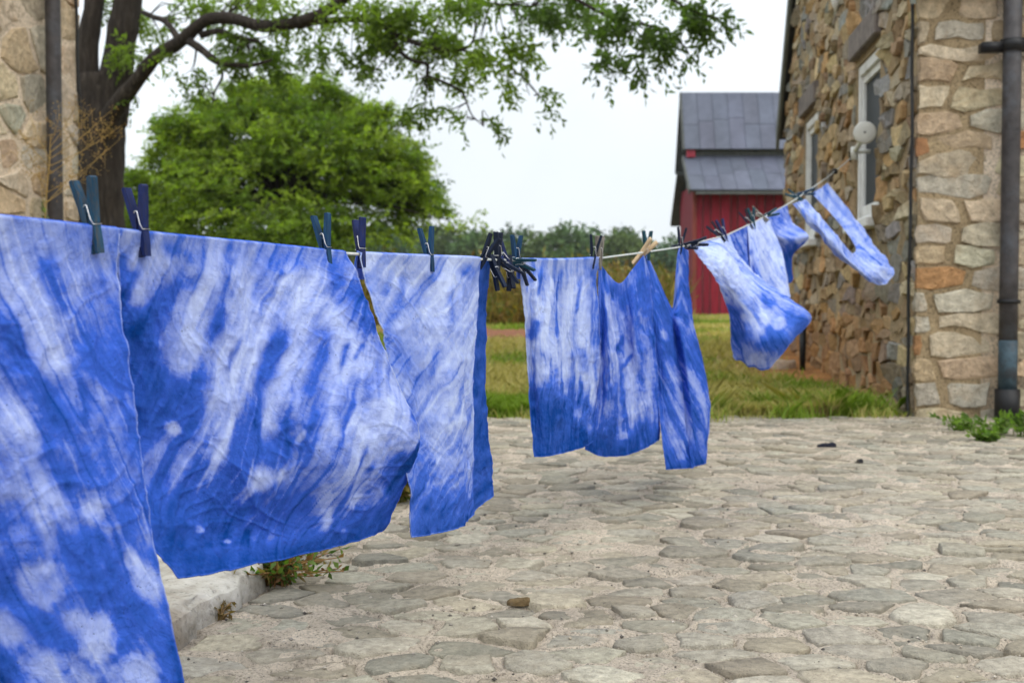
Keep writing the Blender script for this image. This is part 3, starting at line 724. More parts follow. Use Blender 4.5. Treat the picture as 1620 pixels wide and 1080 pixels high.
# ------------------------------------------------------------------ leaves, branches
def leafmesh(C, D, Ln, Wd, col, rng, fold=.25):
    n = len(C); D = D / (np.linalg.norm(D, axis=1, keepdims=True) + 1e-9)
    R = rng.normal(size=(n, 3)); S = np.cross(D, R); S /= np.linalg.norm(S, axis=1, keepdims=True) + 1e-9; N = np.cross(S, D)
    Ln = Ln[:, None]; Wd = Wd[:, None]
    m = C + D * Ln * .45
    V = np.stack([C, m + S * Wd * .5 + N * Wd * fold, C + D * Ln, m - S * Wd * .5 + N * Wd * fold], 1).reshape(-1, 3)
    F = np.arange(n * 4).reshape(-1, 4)
    return V, F, np.repeat(col, 4, 0)
def sprays(P, D, rng, k, R, Ln, Wd, base, var, droop=.25):
    """compound leaves: k leaflets either side of a stalk"""
    n = len(P); D = D / (np.linalg.norm(D, axis=1, keepdims=True) + 1e-9)
    S = np.cross(D, np.array([0, 0, 1.0]) + .6 * rng.normal(size=(n, 3))); S /= np.linalg.norm(S, axis=1, keepdims=True) + 1e-9
    i = np.arange(k); sg = np.where(i % 2 == 0, 1, -1)
    R = R * (.6 + .8 * rng.random(n))
    C = P[:, None] + D[:, None] * (R[:, None] * (i / k)[None])[..., None] - np.array([0, 0, 1.]) * (droop * R[:, None] * ((i / k)**2)[None])[..., None]
    dd = D[:, None] * .55 + S[:, None] * sg[None, :, None] * .8 + .35 * rng.normal(size=(n, k, 3)) - np.array([0, 0, .25])
    L = Ln * (.65 + .7 * rng.random((n, k))); W = Wd * (.7 + .6 * rng.random((n, k)))
    base = np.asarray(base, float); base = np.tile(base, (n, 1)) if base.ndim == 1 else base
    col = base * (1 + var * (rng.random((n, 1)) * 2 - 1)); col = np.repeat(col, k, 0).reshape(n, k, 3) * (1 + .22 * (rng.random((n, k, 1)) * 2 - 1))
    return leafmesh(C.reshape(-1, 3), dd.reshape(-1, 3), L.ravel(), W.ravel(), np.clip(col.reshape(-1, 3), .004, .8), rng)
def tube_px(pts, Y, rad_px, n=24, sides=10, jit=0.0, rng=RNG):
    P = np.array([at(p[0], p[1], p[2] if len(p) > 2 else Y) for p in pts]); P = spline(P, n)
    R = np.interp(np.linspace(0, 1, n), np.linspace(0, 1, len(rad_px)), rad_px) * Y / FPX
    if jit: R = R * (1 + jit * (rng.random(n) - .5))
    return P, R

def walnut():
    rng = np.random.default_rng(11); Y = 15.0
    base = at(160, 500, Y); base[2] = hz(0, Y)
    T = empty('shade_tree', base, 'big dark-barked shade tree spreading a bent limb over the yard', 'tree')
    b0 = at(158, 508, Y)
    mb = MB(); P, R = tube_px([(160, 512), (158, 420), (157, 340), (158, 260), (156, 190), (150, 120)], Y, [52, 42, 38, 37, 40, 30], 26, 14, .10, rng); mb.tube(P, R, 16); mb.build('trunk', M['bark'], T)
    limbs = [([(146, 200), (138, 110), (142, 50), (150, -20), (140, -200)], [24, 18, 16, 15, 8]),
             ([(172, 195), (184, 120), (192, 60), (205, -10), (240, -220)], [30, 25, 24, 21, 9]),
             ([(160, 225, 14.9), (180, 175, 14.7), (213, 133, 14.5), (247, 90, 14.3), (283, 68, 14.1), (313, 42, 14), (333, 30, 13.9), (367, 30, 13.8), (417, 42, 13.6), (467, 36, 13.4), (513, 20, 13.2), (560, -12, 13), (640, -60, 12.6), (760, -90, 12), (900, -80, 11.5)], [26, 17, 13, 11.5, 11, 10.5, 10, 10, 9.5, 9, 9, 8, 6, 4.5, 3]),
             ([(283, 66, 14.1), (272, 46, 14.2), (258, 32, 14.3), (244, 28, 14.4), (226, 20, 14.6)], [5.5, 5, 4.5, 4.5, 4]),
             ([(300, 66, 14), (318, 78, 13.9), (335, 92, 13.8), (352, 100, 13.7), (395, 104, 13.5), (430, 95, 13.4)], [7, 6.5, 6, 5.5, 3.5, 2]),
             ([(318, 56, 14), (345, 50, 13.9), (370, 58, 13.8), (410, 66, 13.6)], [5.5, 5, 4, 2.5]),
             ([(470, 40, 13.4), (520, 33, 13.3), (575, 32, 13.2), (612, 46, 13), (640, 62, 12.9), (680, 75, 12.8), (725, 80, 12.7), (748, 66, 12.6), (753, 30, 12.5)], [6, 5.5, 5, 4.6, 4, 3.5, 2.6, 2, 1.4]),
             ([(622, 58, 13), (632, 80, 12.9), (652, 96, 12.9), (676, 102, 12.8), (677, 120, 12.8), (705, 131, 12.7), (732, 148, 12.7), (745, 180, 12.7), (765, 200, 12.7)], [4.2, 3.4, 3, 3, 2.6, 2, 1.6, 1.2, .8]),
             ([(345, 98, 13.8), (352, 120, 13.8), (340, 145, 13.9), (335, 170, 13.9)], [2.5, 2, 1.5, 1]),
             ([(640, -60, 12.6), (700, -15, 12.2), (770, 5, 12), (840, 10, 11.6)], [4, 3.2, 2.4, 1.2]),
             ([(760, -90, 12), (880, -20, 11.4), (960, 25, 11.2), (1040, 45, 11), (1085, 75, 10.9)], [4, 3.4, 2.8, 2, 1]),
             ([(940, -60, 11.4), (1030, -20, 11), (1090, 15, 10.8), (1135, 30, 10.7)], [3, 2.4, 1.8, 1]),
             ([(725, 78, 12.7), (790, 100, 12.5), (830, 125, 12.4), (858, 158, 12.4)], [1.8, 1.4, 1, .7])]
    ends = []
    for pts, rp in limbs:
        Yv = np.mean([p[2] if len(p) > 2 else Y for p in pts]); P, R = tube_px(pts, Yv, rp, max(14, 3 * len(pts)), 9, .14, rng)
        m = MB(); m.tube(P, R, 9); m.build('limb', M['bark'], T); ends.append(P)
    LP = np.concatenate(ends)
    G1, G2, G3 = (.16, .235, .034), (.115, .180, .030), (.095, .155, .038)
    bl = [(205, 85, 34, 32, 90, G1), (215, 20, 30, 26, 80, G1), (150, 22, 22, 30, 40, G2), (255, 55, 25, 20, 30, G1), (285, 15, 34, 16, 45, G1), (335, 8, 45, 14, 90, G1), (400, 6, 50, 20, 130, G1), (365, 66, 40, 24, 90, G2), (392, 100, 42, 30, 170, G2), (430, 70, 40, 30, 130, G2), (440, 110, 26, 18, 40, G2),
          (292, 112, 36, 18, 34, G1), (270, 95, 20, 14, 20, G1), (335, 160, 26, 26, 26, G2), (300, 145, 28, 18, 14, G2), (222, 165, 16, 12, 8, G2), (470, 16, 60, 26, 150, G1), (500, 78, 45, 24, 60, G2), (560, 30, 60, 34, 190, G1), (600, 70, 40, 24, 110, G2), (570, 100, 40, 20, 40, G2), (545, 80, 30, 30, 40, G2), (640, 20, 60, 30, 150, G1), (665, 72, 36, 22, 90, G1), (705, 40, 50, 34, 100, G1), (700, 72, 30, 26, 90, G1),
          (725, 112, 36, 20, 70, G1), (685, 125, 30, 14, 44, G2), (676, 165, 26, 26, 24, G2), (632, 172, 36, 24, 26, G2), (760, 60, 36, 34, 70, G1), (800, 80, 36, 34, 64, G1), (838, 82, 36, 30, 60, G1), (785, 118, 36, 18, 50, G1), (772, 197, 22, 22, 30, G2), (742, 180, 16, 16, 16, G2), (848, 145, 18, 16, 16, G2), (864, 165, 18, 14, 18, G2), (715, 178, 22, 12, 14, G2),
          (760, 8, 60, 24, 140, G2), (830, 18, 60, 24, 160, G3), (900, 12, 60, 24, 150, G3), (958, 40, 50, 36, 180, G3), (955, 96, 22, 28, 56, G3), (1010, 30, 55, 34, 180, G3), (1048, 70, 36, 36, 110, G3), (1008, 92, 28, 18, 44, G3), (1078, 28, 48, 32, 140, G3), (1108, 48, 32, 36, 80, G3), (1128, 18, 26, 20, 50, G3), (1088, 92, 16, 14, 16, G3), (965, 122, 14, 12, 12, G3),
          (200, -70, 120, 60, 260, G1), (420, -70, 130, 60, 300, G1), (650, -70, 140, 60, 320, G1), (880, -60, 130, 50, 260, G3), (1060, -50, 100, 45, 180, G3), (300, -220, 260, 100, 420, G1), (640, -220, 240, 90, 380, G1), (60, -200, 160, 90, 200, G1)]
    PP = []; DD = []; BB = []; tw = MB()
    for (px, py, rx, ry, n, g) in bl:
        behind = .7 if (px < 545 and py < 62) else 0.0
        Yb = behind + 10.9 if px > 900 else 12.0 if px > 740 else 13.0 if px > 460 else 14.0 if px > 240 else 14.7
        if px <= 900: Yb += behind
        c = at(px, py, Yb); sx, sz = rx * Yb / FPX, ry * Yb / FPX; sy = .5 * (sx + sz) * (1.6 if py > -40 else 2.2)
        n = int(n * ((.24 if px > 860 else .32 if px > 740 else .42) if py > -40 else .18)); q = rng.normal(size=(n, 3)); q /= np.linalg.norm(q, axis=1, keepdims=True); q *= (rng.random((n, 1))**.45)
        # twigs gather the leaves into smaller clumps
        kc = max(2, n // 9); tips = rng.normal(size=(kc, 3)); tips /= np.linalg.norm(tips, axis=1, keepdims=True); tips *= rng.random((kc, 1))**.4
        who = rng.integers(0, kc, n); q = .42 * q + .78 * tips[who]
        P = c + q * np.array([sx, sy, sz])
        near = LP[np.argmin(((LP - c)**2).sum(1))]
        for t in tips[:8 if py > -40 else 3]:
            e = c + .78 * t * np.array([sx, sy, sz]); mid = .5 * (near + e) + np.array([0, 0, .08]) * rng.normal() + .04 * rng.normal(size=3)
            if np.linalg.norm(e - near) < 2.2: tw.tube(spline([near, mid, e], 6), np.linspace(.009, .003, 6), 4, cap=False)
        d = q * 1.0 + np.array([.2, -.2, -.45]) + .5 * rng.normal(size=(n, 3))
        PP.append(P); DD.append(d); BB.append(np.tile(g, (n, 1)))
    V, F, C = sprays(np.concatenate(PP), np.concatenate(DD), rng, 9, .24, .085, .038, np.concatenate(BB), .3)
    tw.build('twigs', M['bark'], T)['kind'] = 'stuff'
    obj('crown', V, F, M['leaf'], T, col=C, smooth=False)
walnut()

def bushy_tree():
    rng = np.random.default_rng(12); Y = 27.0; base = at(455, 470, Y); base[2] = hz(0, Y)
    T = empty('bushy_tree', base, 'round bright green bushy tree beyond the weeds, left of the far woods', 'tree')
    m = MB(); P = spline([base - UP * .2, base + UP * .8, at(450, 330, Y), at(445, 240, Y)], 16); m.tube(P, np.linspace(.28, .06, 16), 10); m.build('trunk', M['bark'], T)
    bl = [(450, 210, 120, 66, 900), (335, 255, 100, 66, 750), (560, 250, 110, 66, 800), (618, 305, 72, 52, 480), (262, 310, 62, 56, 420), (450, 305, 190, 85, 1500), (400, 160, 52, 28, 260), (515, 165, 52, 32, 260), (300, 215, 52, 34, 260), (232, 335, 38, 36, 160), (668, 330, 30, 16, 80), (590, 200, 48, 30, 200), (636, 265, 44, 30, 180), (455, 140, 34, 16, 110), (350, 190, 44, 26, 180), (420, 360, 230, 40, 700)]
    PP = []; DD = []; BB = []; br = MB()
    for (px, py, rx, ry, n) in bl:
        c = at(px, py, Y + rng.normal() * .5); sx, sz = rx * Y / FPX, ry * Y / FPX; sy = max(sx, sz) * .9
        n = int(n * 1.55); kc = n // 15; tips = rng.normal(size=(kc, 3)); tips /= np.linalg.norm(tips, axis=1, keepdims=True); tips *= (.35 + .75 * rng.random((kc, 1))) * np.where(rng.random((kc, 1)) < .06, 1.28, 1)
        who = rng.integers(0, kc, n); q = tips[who] + .12 * rng.normal(size=(n, 3))
        P = c + q * np.array([sx, sy, sz]); PP.append(P)
        out = (P - at(450, 330, Y)); out /= np.linalg.norm(out, axis=1, keepdims=True) + 1e-9
        DD.append(out + np.array([0, 0, .15]) + .5 * rng.normal(size=(n, 3)))
        g = np.array([.235, .31, .032]); g2 = np.array([.105, .175, .024]); tt = rng.random(kc)[who][:, None]; BB.append(g2 + (g - g2) * tt)
        for t in tips[:10]:
            e = c + t * np.array([sx, sy, sz]); s0 = P_ = at(450, 330, Y); mid = .5 * (s0 + e) + np.array([0, 0, .25]); br.tube(spline([s0, mid, e], 7), np.linspace(.045, .008, 7), 5, cap=False)
    br.build('branches', M['bark'], T)['kind'] = 'stuff'
    V, F, C = sprays(np.concatenate(PP), np.concatenate(DD), rng, 9, .36, .115, .052, np.concatenate(BB), .45, .35)
    obj('crown', V, F, M['leaf'], T, col=C, smooth=False)
bushy_tree()

def woods():
    rng = np.random.default_rng(13); Vs = []; Fs = []; Cs = []; n0 = 0
    x = 620
    def crown(c, rx, rz, g, n):
        nonlocal n0
        kc = 26; tips = rng.normal(size=(kc, 3)); tips /= np.linalg.norm(tips, axis=1, keepdims=True); tips *= .75 + .35 * rng.random((kc, 1))
        who = rng.integers(0, kc, n); q = tips[who] + .20 * rng.normal(size=(n, 3)); P = c + q * np.array([rx, rx, rz])
        V, F, C = leafmesh(P, rng.normal(size=(n, 3)), .45 + .5 * rng.random(n), .35 + .3 * rng.random(n), np.array(g) * (.7 + .6 * rng.random((kc, 1))[who]) * (.8 + .4 * rng.random((n, 1))), rng)
        Vs.append(V); Fs.append(F + n0); Cs.append(C); n0 += len(V)
    tops = [(600, 360), (700, 358), (735, 366), (775, 372), (800, 370), (830, 368), (860, 366), (890, 364), (915, 358), (940, 366), (975, 370), (1000, 366), (1030, 372), (1060, 376), (1090, 380), (1200, 378), (1400, 370)]
    tx, ty = zip(*tops)
    for px in np.arange(-250, 1900, 26.0):
        px = px + rng.normal() * 9; Y = 150 + rng.random() * 22; top = np.interp(px, tx, ty) + abs(rng.normal()) * 7 - 2
        r = (1.9 + 1.4 * rng.random()); r = r * 1.15
        ct = at(px, top, Y); rz = r * (.9 + .4 * rng.random())
        g = [(.060, .112, .042), (.070, .125, .036), (.050, .095, .046), (.085, .125, .034)][rng.integers(4)]
        crown(ct - UP * rz * 1.05, r, rz, g, 1500)
        for dz in (1.0, 2.2, 3.2):
            crown(ct - UP * (rz + dz * 2.3) + np.array([rng.normal(), rng.normal(), 0]), r * 1.3, 1.7, g, 900)
    tag(obj('woods', np.concatenate(Vs), np.concatenate(Fs), M['far_leaf'], col=np.concatenate(Cs), smooth=False, origin=np.array([10., 160, 1.])), 'far hazy green woods along the edge of the fields', 'woods', None, 'stuff')
woods()

# ------------------------------------------------------------------ lawn and tall weeds
def blades(X, Y, Z, H, W, lean, col, rng):
    n = len(X); a = rng.random(n) * 2 * math.pi; l = lean * H * (.3 + rng.random(n)); b = rng.random(n) * 2 * math.pi
    B = np.stack([X, Y, Z], -1); d = np.stack([np.cos(a), np.sin(a), np.zeros(n)], -1); s = np.stack([np.cos(b), np.sin(b), np.zeros(n)], -1) * W[:, None] * .5
    m = B + d * (l * .3)[:, None] + UP * (H * .55)[:, None]; t = B + d * l[:, None] + UP * (H * .95)[:, None]
    V = np.stack([B - s, B + s, m + s * .8, t, m - s * .8], 1).reshape(-1, 3); F = np.arange(5 * n).reshape(-1, 5)
    return V, F, np.repeat(col, 5, 0)
def lawn():
    rng = np.random.default_rng(14); n = 150000
    Y = 6.26 + 24 * rng.random(n)**2.6; X = (-.62 + 1.1 * rng.random(n)) * Y * .72
    edge = PAVE_END + .02 + (fbm(X * 2.5, X * 0, 0, 45, 3) - .5) * .22
    wall = .108 * Y + 1.534
    ok = (Y > edge) & ((X < wall - .05 - .35 * rng.random(n)) | (Y > 13)) & (X > -3.85 + .108 * Y)
    red = np.exp(-(((X - .0) / 2.2)**2 + ((Y - 15.5) / 3.6)**2)) * 1.5 * sstep(.36, .50, fbm(X * .8, Y * .8, 0, 31)); ok &= rng.random(n) > red
    bare = sstep(1.0, .15, (wall - X) + (fbm(X * 2, Y * 2, 0, 5) - .5) * 1.2) * sstep(7.6, 9.0, Y) * (Y < 13); ok &= rng.random(n) > bare
    X, Y = X[ok], Y[ok]; n = len(X); Z = hz(X, Y) + (fbm(X * 1.2, Y * 1.2, 0, 3) - .5) * .05 * (Y > 6.4) - .005
    patch = fbm(X * 1.3, Y * .9, 0, 77, 3); near = sstep(6.9, 6.35, Y)
    dry = sstep(.44, .58, patch + .055 + .12 * np.exp(-((Y - 7.6) / .9)**2) - .03 * near + .16 * (rng.random(n) - .5))
    g1 = np.array([.15, .25, .018]); g2 = np.array([.22, .31, .035]); dr = np.array([.52, .42, .17])
    col = g1 + (g2 - g1) * rng.random((n, 1)); col = col + (dr - col) * (dry * .85)[:, None]; col *= .75 + .5 * rng.random((n, 1))
    H = (.045 + .05 * rng.random(n)) * (1 + 1.3 * near * rng.random(n) * sstep(.40, .6, fbm(X * 3, Y * 3, 0, 78, 2))) * (.6 + .8 * patch); W = .004 + .0011 * Y * .6
    # ragged tufts leaning over the first cobbles
    m = 5200; tx = rng.uniform(-3, 2.15, 90); ty = PAVE_END + rng.normal(size=90) * .10 + .06; tk = rng.integers(0, 90, m); hh = .04 + .10 * rng.random(90)**1.5
    X2 = tx[tk] + .07 * rng.normal(size=m); Y2 = ty[tk] + .05 * rng.normal(size=m); H2 = hh[tk] * (.5 + .8 * rng.random(m)); dr2 = (rng.random(90) < .4)[tk] * rng.random(m)
    c2 = g1 + (g2 - g1) * rng.random((m, 1)); c2 = c2 + (dr - c2) * (dr2 * .9)[:, None]
    X = np.r_[X, X2]; Y = np.r_[Y, Y2]; Z = np.r_[Z, np.full(m, -.01)]; H = np.r_[H, H2]; W = np.r_[W, np.full(m, .005)]; col = np.vstack([col, c2 * (.8 + .4 * rng.random((m, 1)))])
    V, F, C = blades(X, Y, Z, H, W, .9, col, rng)
    tag(obj('grass', V, F, M['grass'], col=C, smooth=False, origin=np.array([0, 10., 0])), 'short patchy green and straw-coloured lawn grass beyond the cobbles', 'grass', None, 'stuff')
lawn()
def meadow():
    rng = np.random.default_rng(16); n = 42000; Y = 19.5 + 16 * rng.random(n)**1.4; X = -15 + 19.6 * rng.random(n)
    ok = (X < .134 * Y + .25 * rng.normal(size=n)); X, Y = X[ok], Y[ok]; n = len(X); Z = hz(X, Y) - .02
    cl = fbm(X * .7, Y * .7, 0, 91, 3); H = (.55 + 1.0 * cl) * (.55 + .55 * rng.random(n)) * sstep(19, 22.5, Y + .8 * rng.random(n)) + .12
    pal = np.array([(.15, .105, .022), (.20, .14, .030), (.10, .105, .022), (.13, .075, .022), (.24, .18, .055), (.08, .10, .025)])
    k = (np.clip(fbm(X * .5, Y * .5, 0, 92, 3) * 6 + rng.normal(size=n) * 1.1, 0, 5.99)).astype(int); col = pal[k] * 1.25 * (.7 + .6 * rng.random((n, 1)))
    V, F, C = blades(X, Y, Z, H, .03 + .03 * rng.random(n), .35, col, rng)
    m = int(n * 1.1); j = rng.integers(0, n, m); P = np.stack([X[j], Y[j], Z[j] + H[j] * (.35 + .65 * rng.random(m))], -1) + .06 * rng.normal(size=(m, 3))
    V2, F2, C2 = leafmesh(P, rng.normal(size=(m, 3)) + np.array([0, 0, .5]), .10 + .10 * rng.random(m), .03 + .03 * rng.random(m), col[j] * (.8 + .5 * rng.random((m, 1))), rng)
    A = [list(f) for f in F] if False else F
    o = obj('tall_weeds', V, F, M['grass'], col=C, smooth=False, origin=np.array([-4., 26, .3])); tag(o, 'tall golden brown weeds standing between lawn and far woods', 'weeds', None, 'stuff')
    lo = obj('seed_heads', V2, F2, M['grass'], o, col=C2, smooth=False); lo['kind'] = 'stuff'
meadow()

# ------------------------------------------------------------------ single plants and odds and ends
def plant(name, label, base, n, h, spread, leafL, leafW, green, stemc, rng, per=9, group=None, mat_stem=None):
    T = empty(name, base, label, 'plant', group); st = MB(); PP = []; DD = []; CC = []
    for i in range(n):
        a = rng.random() * 2 * math.pi; l = spread * rng.random()**.7; hh = h * (.5 + .6 * rng.random())
        e = base + np.array([math.cos(a) * l, math.sin(a) * l, hh]); mid = base + np.array([math.cos(a) * l * .3, math.sin(a) * l * .3, hh * .65])
        b0 = base + np.array([math.cos(a), math.sin(a), 0]) * spread * .2 * rng.random(); P = spline([b0, mid, e], 8); st.tube(P, np.linspace(.0025, .0012, 8), 4, cap=False)
        for q in range(per):
            PP.append(P[rng.integers(2, 8)]); DD.append(np.array([math.cos(a), math.sin(a), .3]) * .5 + rng.normal(size=3) * .8); CC.append(np.array(green[rng.integers(len(green))]) * (.7 + .6 * rng.random()))
    st.build('stems', mat_stem or flat_mat(name + ' stem', stemc, .8, .3, 60), T)
    V, F, C = leafmesh(np.array(PP), np.array(DD), leafL * (.6 + .8 * rng.random(len(PP))), leafW * (.6 + .8 * rng.random(len(PP))), np.array(CC), rng)
    obj('leaves', V, F, M['leaf'], T, col=C, smooth=False); return T
def weeds():
    rng = np.random.default_rng(18)
    def gnd(px, py, z=0.0):
        Y = (EYE - z) * FPX / (py - 480); return at(px, py, Y)
    plant('creeping_weed', 'leafy green weed with brown stems at the broken concrete edge', gnd(440, 928), 60, .085, .16, .022, .010, [(.10, .17, .03), (.15, .22, .06), (.20, .10, .04), (.24, .17, .07), (.07, .13, .03)], (.26, .14, .05), rng, 12)
    plant('creeping_weed', 'dry brown tuft in the crack of the concrete walk edge', gnd(348, 985), 10, .035, .035, .014, .006, [(.25, .16, .07), (.18, .12, .05)], (.28, .18, .08), rng, 7)
    plant('creeping_weed', 'yellow green weed in the gap between the second and third cloths', gnd(632, 795), 30, .13, .13, .05, .016, [(.16, .18, .03), (.22, .18, .05), (.10, .15, .03), (.26, .20, .08)], (.2, .17, .05), rng, 10)
    for (px, py, h, sp, t) in ((1520, 685, .10, .16, 'low green weed at the foot of the stone house, leftmost of a row'), (1575, 690, .13, .16, 'low green weed directly left of the downspout boot'), (1612, 692, .15, .16, 'low green weed right under the downspout at the picture edge'), (1560, 700, .07, .10, 'small bright weed on the cobbles before the downspout')):
        plant('wall_weed', t, gnd(px, py), 13, h * .75, sp, .04, .016, [(.12, .21, .035), (.17, .26, .06), (.09, .16, .03)], (.12, .16, .04), rng, 11, 'weeds along the house wall')
    # dead flower stalk in front of the outbuilding
    b = at(72, 640, 6.7); b[2] = 0; T = empty('dry_weed', b, 'tall dead straw-coloured weed with feathery twigs before the pale building', 'plant'); st = MB(); tw = MB(); seeds = []
    ax = [b, at(70, 420, 6.7), at(72, 330, 6.7), at(78, 260, 6.7), at(80, 215, 6.7)]; P = spline(ax, 20); st.tube(P, np.linspace(.005, .002, 20), 5)
    for (tx, ty, k0) in ((30, 205, 14), (45, 178, 15), (20, 240, 12), (178, 195, 13), (188, 222, 11), (190, 200, 14), (150, 172, 16), (120, 165, 17), (165, 240, 10), (95, 180, 18), (40, 225, 11), (170, 180, 15), (60, 250, 9), (130, 250, 10)):
        e = at(tx, ty, 6.7 + rng.normal() * .15); s0 = P[k0]; mid = .5 * (s0 + e) - UP * .02; Q = spline([s0, mid, e], 9); tw.tube(Q, np.linspace(.0022, .0010, 9), 4, cap=False)
        for _ in range(9):
            q = Q[rng.integers(3, 9)]; e2 = q + rng.normal(size=3) * .05 + UP * .02; tw.tube([q, .5 * (q + e2) + rng.normal(size=3) * .008, e2], [.0014, .0011, .0008], 3, cap=False)
            seeds += [e2 + rng.normal(size=3) * .014 for _ in range(6)] + [q + rng.normal(size=3) * .02 for _ in range(3)]
    straw = flat_mat('dead straw', (.40, .27, .09), .9, .3, 40); st.build('stem', straw, T); tw.build('twigs', straw, T)['kind'] = 'stuff'
    S = np.array(seeds); V, F, C = leafmesh(S, rng.normal(size=S.shape), .007 + .010 * rng.random(len(S)), .004 + .004 * rng.random(len(S)), np.array((.40, .24, .12)) * (.6 + .7 * rng.random((len(S), 1))), rng); obj('seed_heads', V, F, M['leaf'], T, col=C, smooth=False)
    LPt = np.array([P[k] for k in rng.integers(3, 11, 26)]); V, F, C = leafmesh(LPt, rng.normal(size=LPt.shape) + UP * .4, .05 + .05 * rng.random(26), .010 + .006 * rng.random(26), np.array((.16, .20, .09)) * (.7 + .6 * rng.random((26, 1))), rng); obj('leaves', V, F, M['leaf'], T, col=C, smooth=False)
    # loose bits
    def chip(name, label, cat, px, py, sx, sy, h, c, z=0.012, mat=None):
        g = gnd(px, py, z); A = np.array([(math.cos(t) * sx, math.sin(t) * sy) for t in np.linspace(0, 2 * math.pi, 9, endpoint=False)]); V, F = stone(A, h, rng, 9, .7, .15, .5, -.004)
        tag(obj(name, V + np.array([g[0], g[1], z]), F, mat or M['paver'], col=c), label, cat)
    chip('dry_leaf', 'curled mustard brown dead leaf lying on the cobbles', 'leaf', 822, 957, .030, .011, .009, (.15, .10, .045))
    chip('stone_chip', 'small black chip lying on the far cobbles', 'debris', 1307, 706, .045, .012, .012, (.015, .017, .03))
    chip('stone_chip', 'tiny dark pebble lying on the far cobbles nearer than the black chip', 'debris', 1360, 731, .016, .012, .010, (.03, .03, .035))
    g = gnd(870, 953, .01); m = MB(); m.tube(spline([g + np.array([-.06, .004, .002]), g + np.array([0, -.004, .005]), g + np.array([.075, .006, .002])], 8), [.002, .003, .003, .0025, .003, .0025, .002, .001], 6)
    tag(m.build('twig', flat_mat('weathered twig', (.16, .115, .08), .9, .3, 60)), 'short brown twig lying on the cobbles beside the dead leaf', 'twig')
    q = CORNER + AL * 3.1 - AC * .16; q[2] = float(hz(q[0], q[1])) - .02
    T = empty('standpipe', q, 'short black standpipe at the foot of the stone house wall', 'pipe'); m = MB(); m.tube([q, q + UP * .18, q + UP * .36], [.022, .027, .029], 12); m.build('pipe', M['black'], T); m = MB(); m.tube([q + UP * .362, q + UP * .41], .034, 12); m.build('cap', M['black'], T)
    q = CORNER + AL * 3.35 - AC * .30; z = float(hz(q[0], q[1])); A = np.array([(math.cos(t) * .13, math.sin(t) * .17) for t in np.linspace(0, 2 * math.pi, 9, endpoint=False)]); V, F = stone(A, .06, rng)
    tag(obj('flat_stone', V + np.array([q[0], q[1], z]), F, M['rubble_light'], col=(.50, .38, .28)), 'pale flat stone lying on the soil beside the black standpipe', 'stone')
weeds()

def wall_fittings():
    NS = -AC; c = at(1368, 210, 7.15)
    T = empty('wall_antenna', c - UP * .1, 'round off-white device on a bracket before the nearer window', 'antenna')
    ax = np.array([-.25, -1, -.02]); ax /= np.linalg.norm(ax); m = MB(); m.tube([c - ax * .030, c - ax * .026, c - ax * .022, c + ax * .014, c + ax * .020, c + ax * .021], [.05, .062, .069, .069, .062, .02], 28); m.build('housing', M['device'], T)
    m = MB(); m.tube([c + ax * .0205, c + ax * .0235], .007, 8); m.build('logo_dot', M['dark_trim'], T)
    w = at(1352, 240, 7.45); m = MB(); m.tube(spline([c - ax * .028, .5 * (c + w) - UP * .01, w], 6), .016, 8); m.tube([w + UP * .03, w - UP * .05], .024, 10); wl2 = w + AC * .10; m.tube([w, wl2], .014, 8); m.build('bracket', M['device'], T)
    b = at(1322, 18, 8.55); T = empty('insulator', b, 'white pointed fitting high on the gable wall at the top edge', 'insulator')
    m = MB(); m.tube([b, b + UP * .05, b + UP * .12, b + UP * .22, b + UP * .28], [.008, .028, .045, .048, .03], 12); m.build('body', M['white_paint'], T); m = MB(); m.tube([b + UP * .2, b + UP * .2 + AC * .16], .012, 6); m.build('pin', M['steel'], T)
wall_fittings()

# ------------------------------------------------------------------ clothesline
LS, LC = .43, 1.04
def lineY(px): return LC / (LS - (np.asarray(px, float) - 810) / FPX)
LINE = [(-420, 308), (-200, 328), (0, 349), (180, 367), (360, 384), (545, 401), (660, 406.5), (755, 410), (822, 412.5), (880, 412), (945, 409), (1010, 400.5), (1075, 391), (1150, 372), (1200, 348), (1250, 321), (1310, 280), (1348, 249)]
LX, LYP = np.array([p[0] for p in LINE], float), np.array([p[1] for p in LINE], float)
def lpt(px): return at(px, np.interp(px, LX, LYP), lineY(px))
LDIR = np.array([LS, 1, 0]) / math.hypot(LS, 1); LFR = np.array([1, -LS, 0]) / math.hypot(LS, 1)    # along the cord; towards the viewer's side
T = empty('clothesline', lpt(-420), 'pale cotton clothesline strung from the left up to the stone house', 'clothesline')
m = MB(); m.tube([lpt(p) for p in np.r_[np.linspace(-420, 1060, 70), np.linspace(1070, 1322, 40)]], .0024, 8); m.build('cord', M['rope'], T)
m = MB(); m.tube([lpt(p) for p in np.linspace(1322, 1348, 8)], .0030, 6); m.build('tie_cord', M['rope'], T)
k = lpt(1321); m = MB(); m.tube([k - LDIR * .03, k - LDIR * .015, k + LDIR * .015, k + LDIR * .03], [.008, .018, .018, .008], 8); m.build('knot', M['cable'], T)
k = lpt(1348); m = MB(); m.tube([k, k + AC * .12], .008, 6); m.build('eye_hook', M['steel'], T)

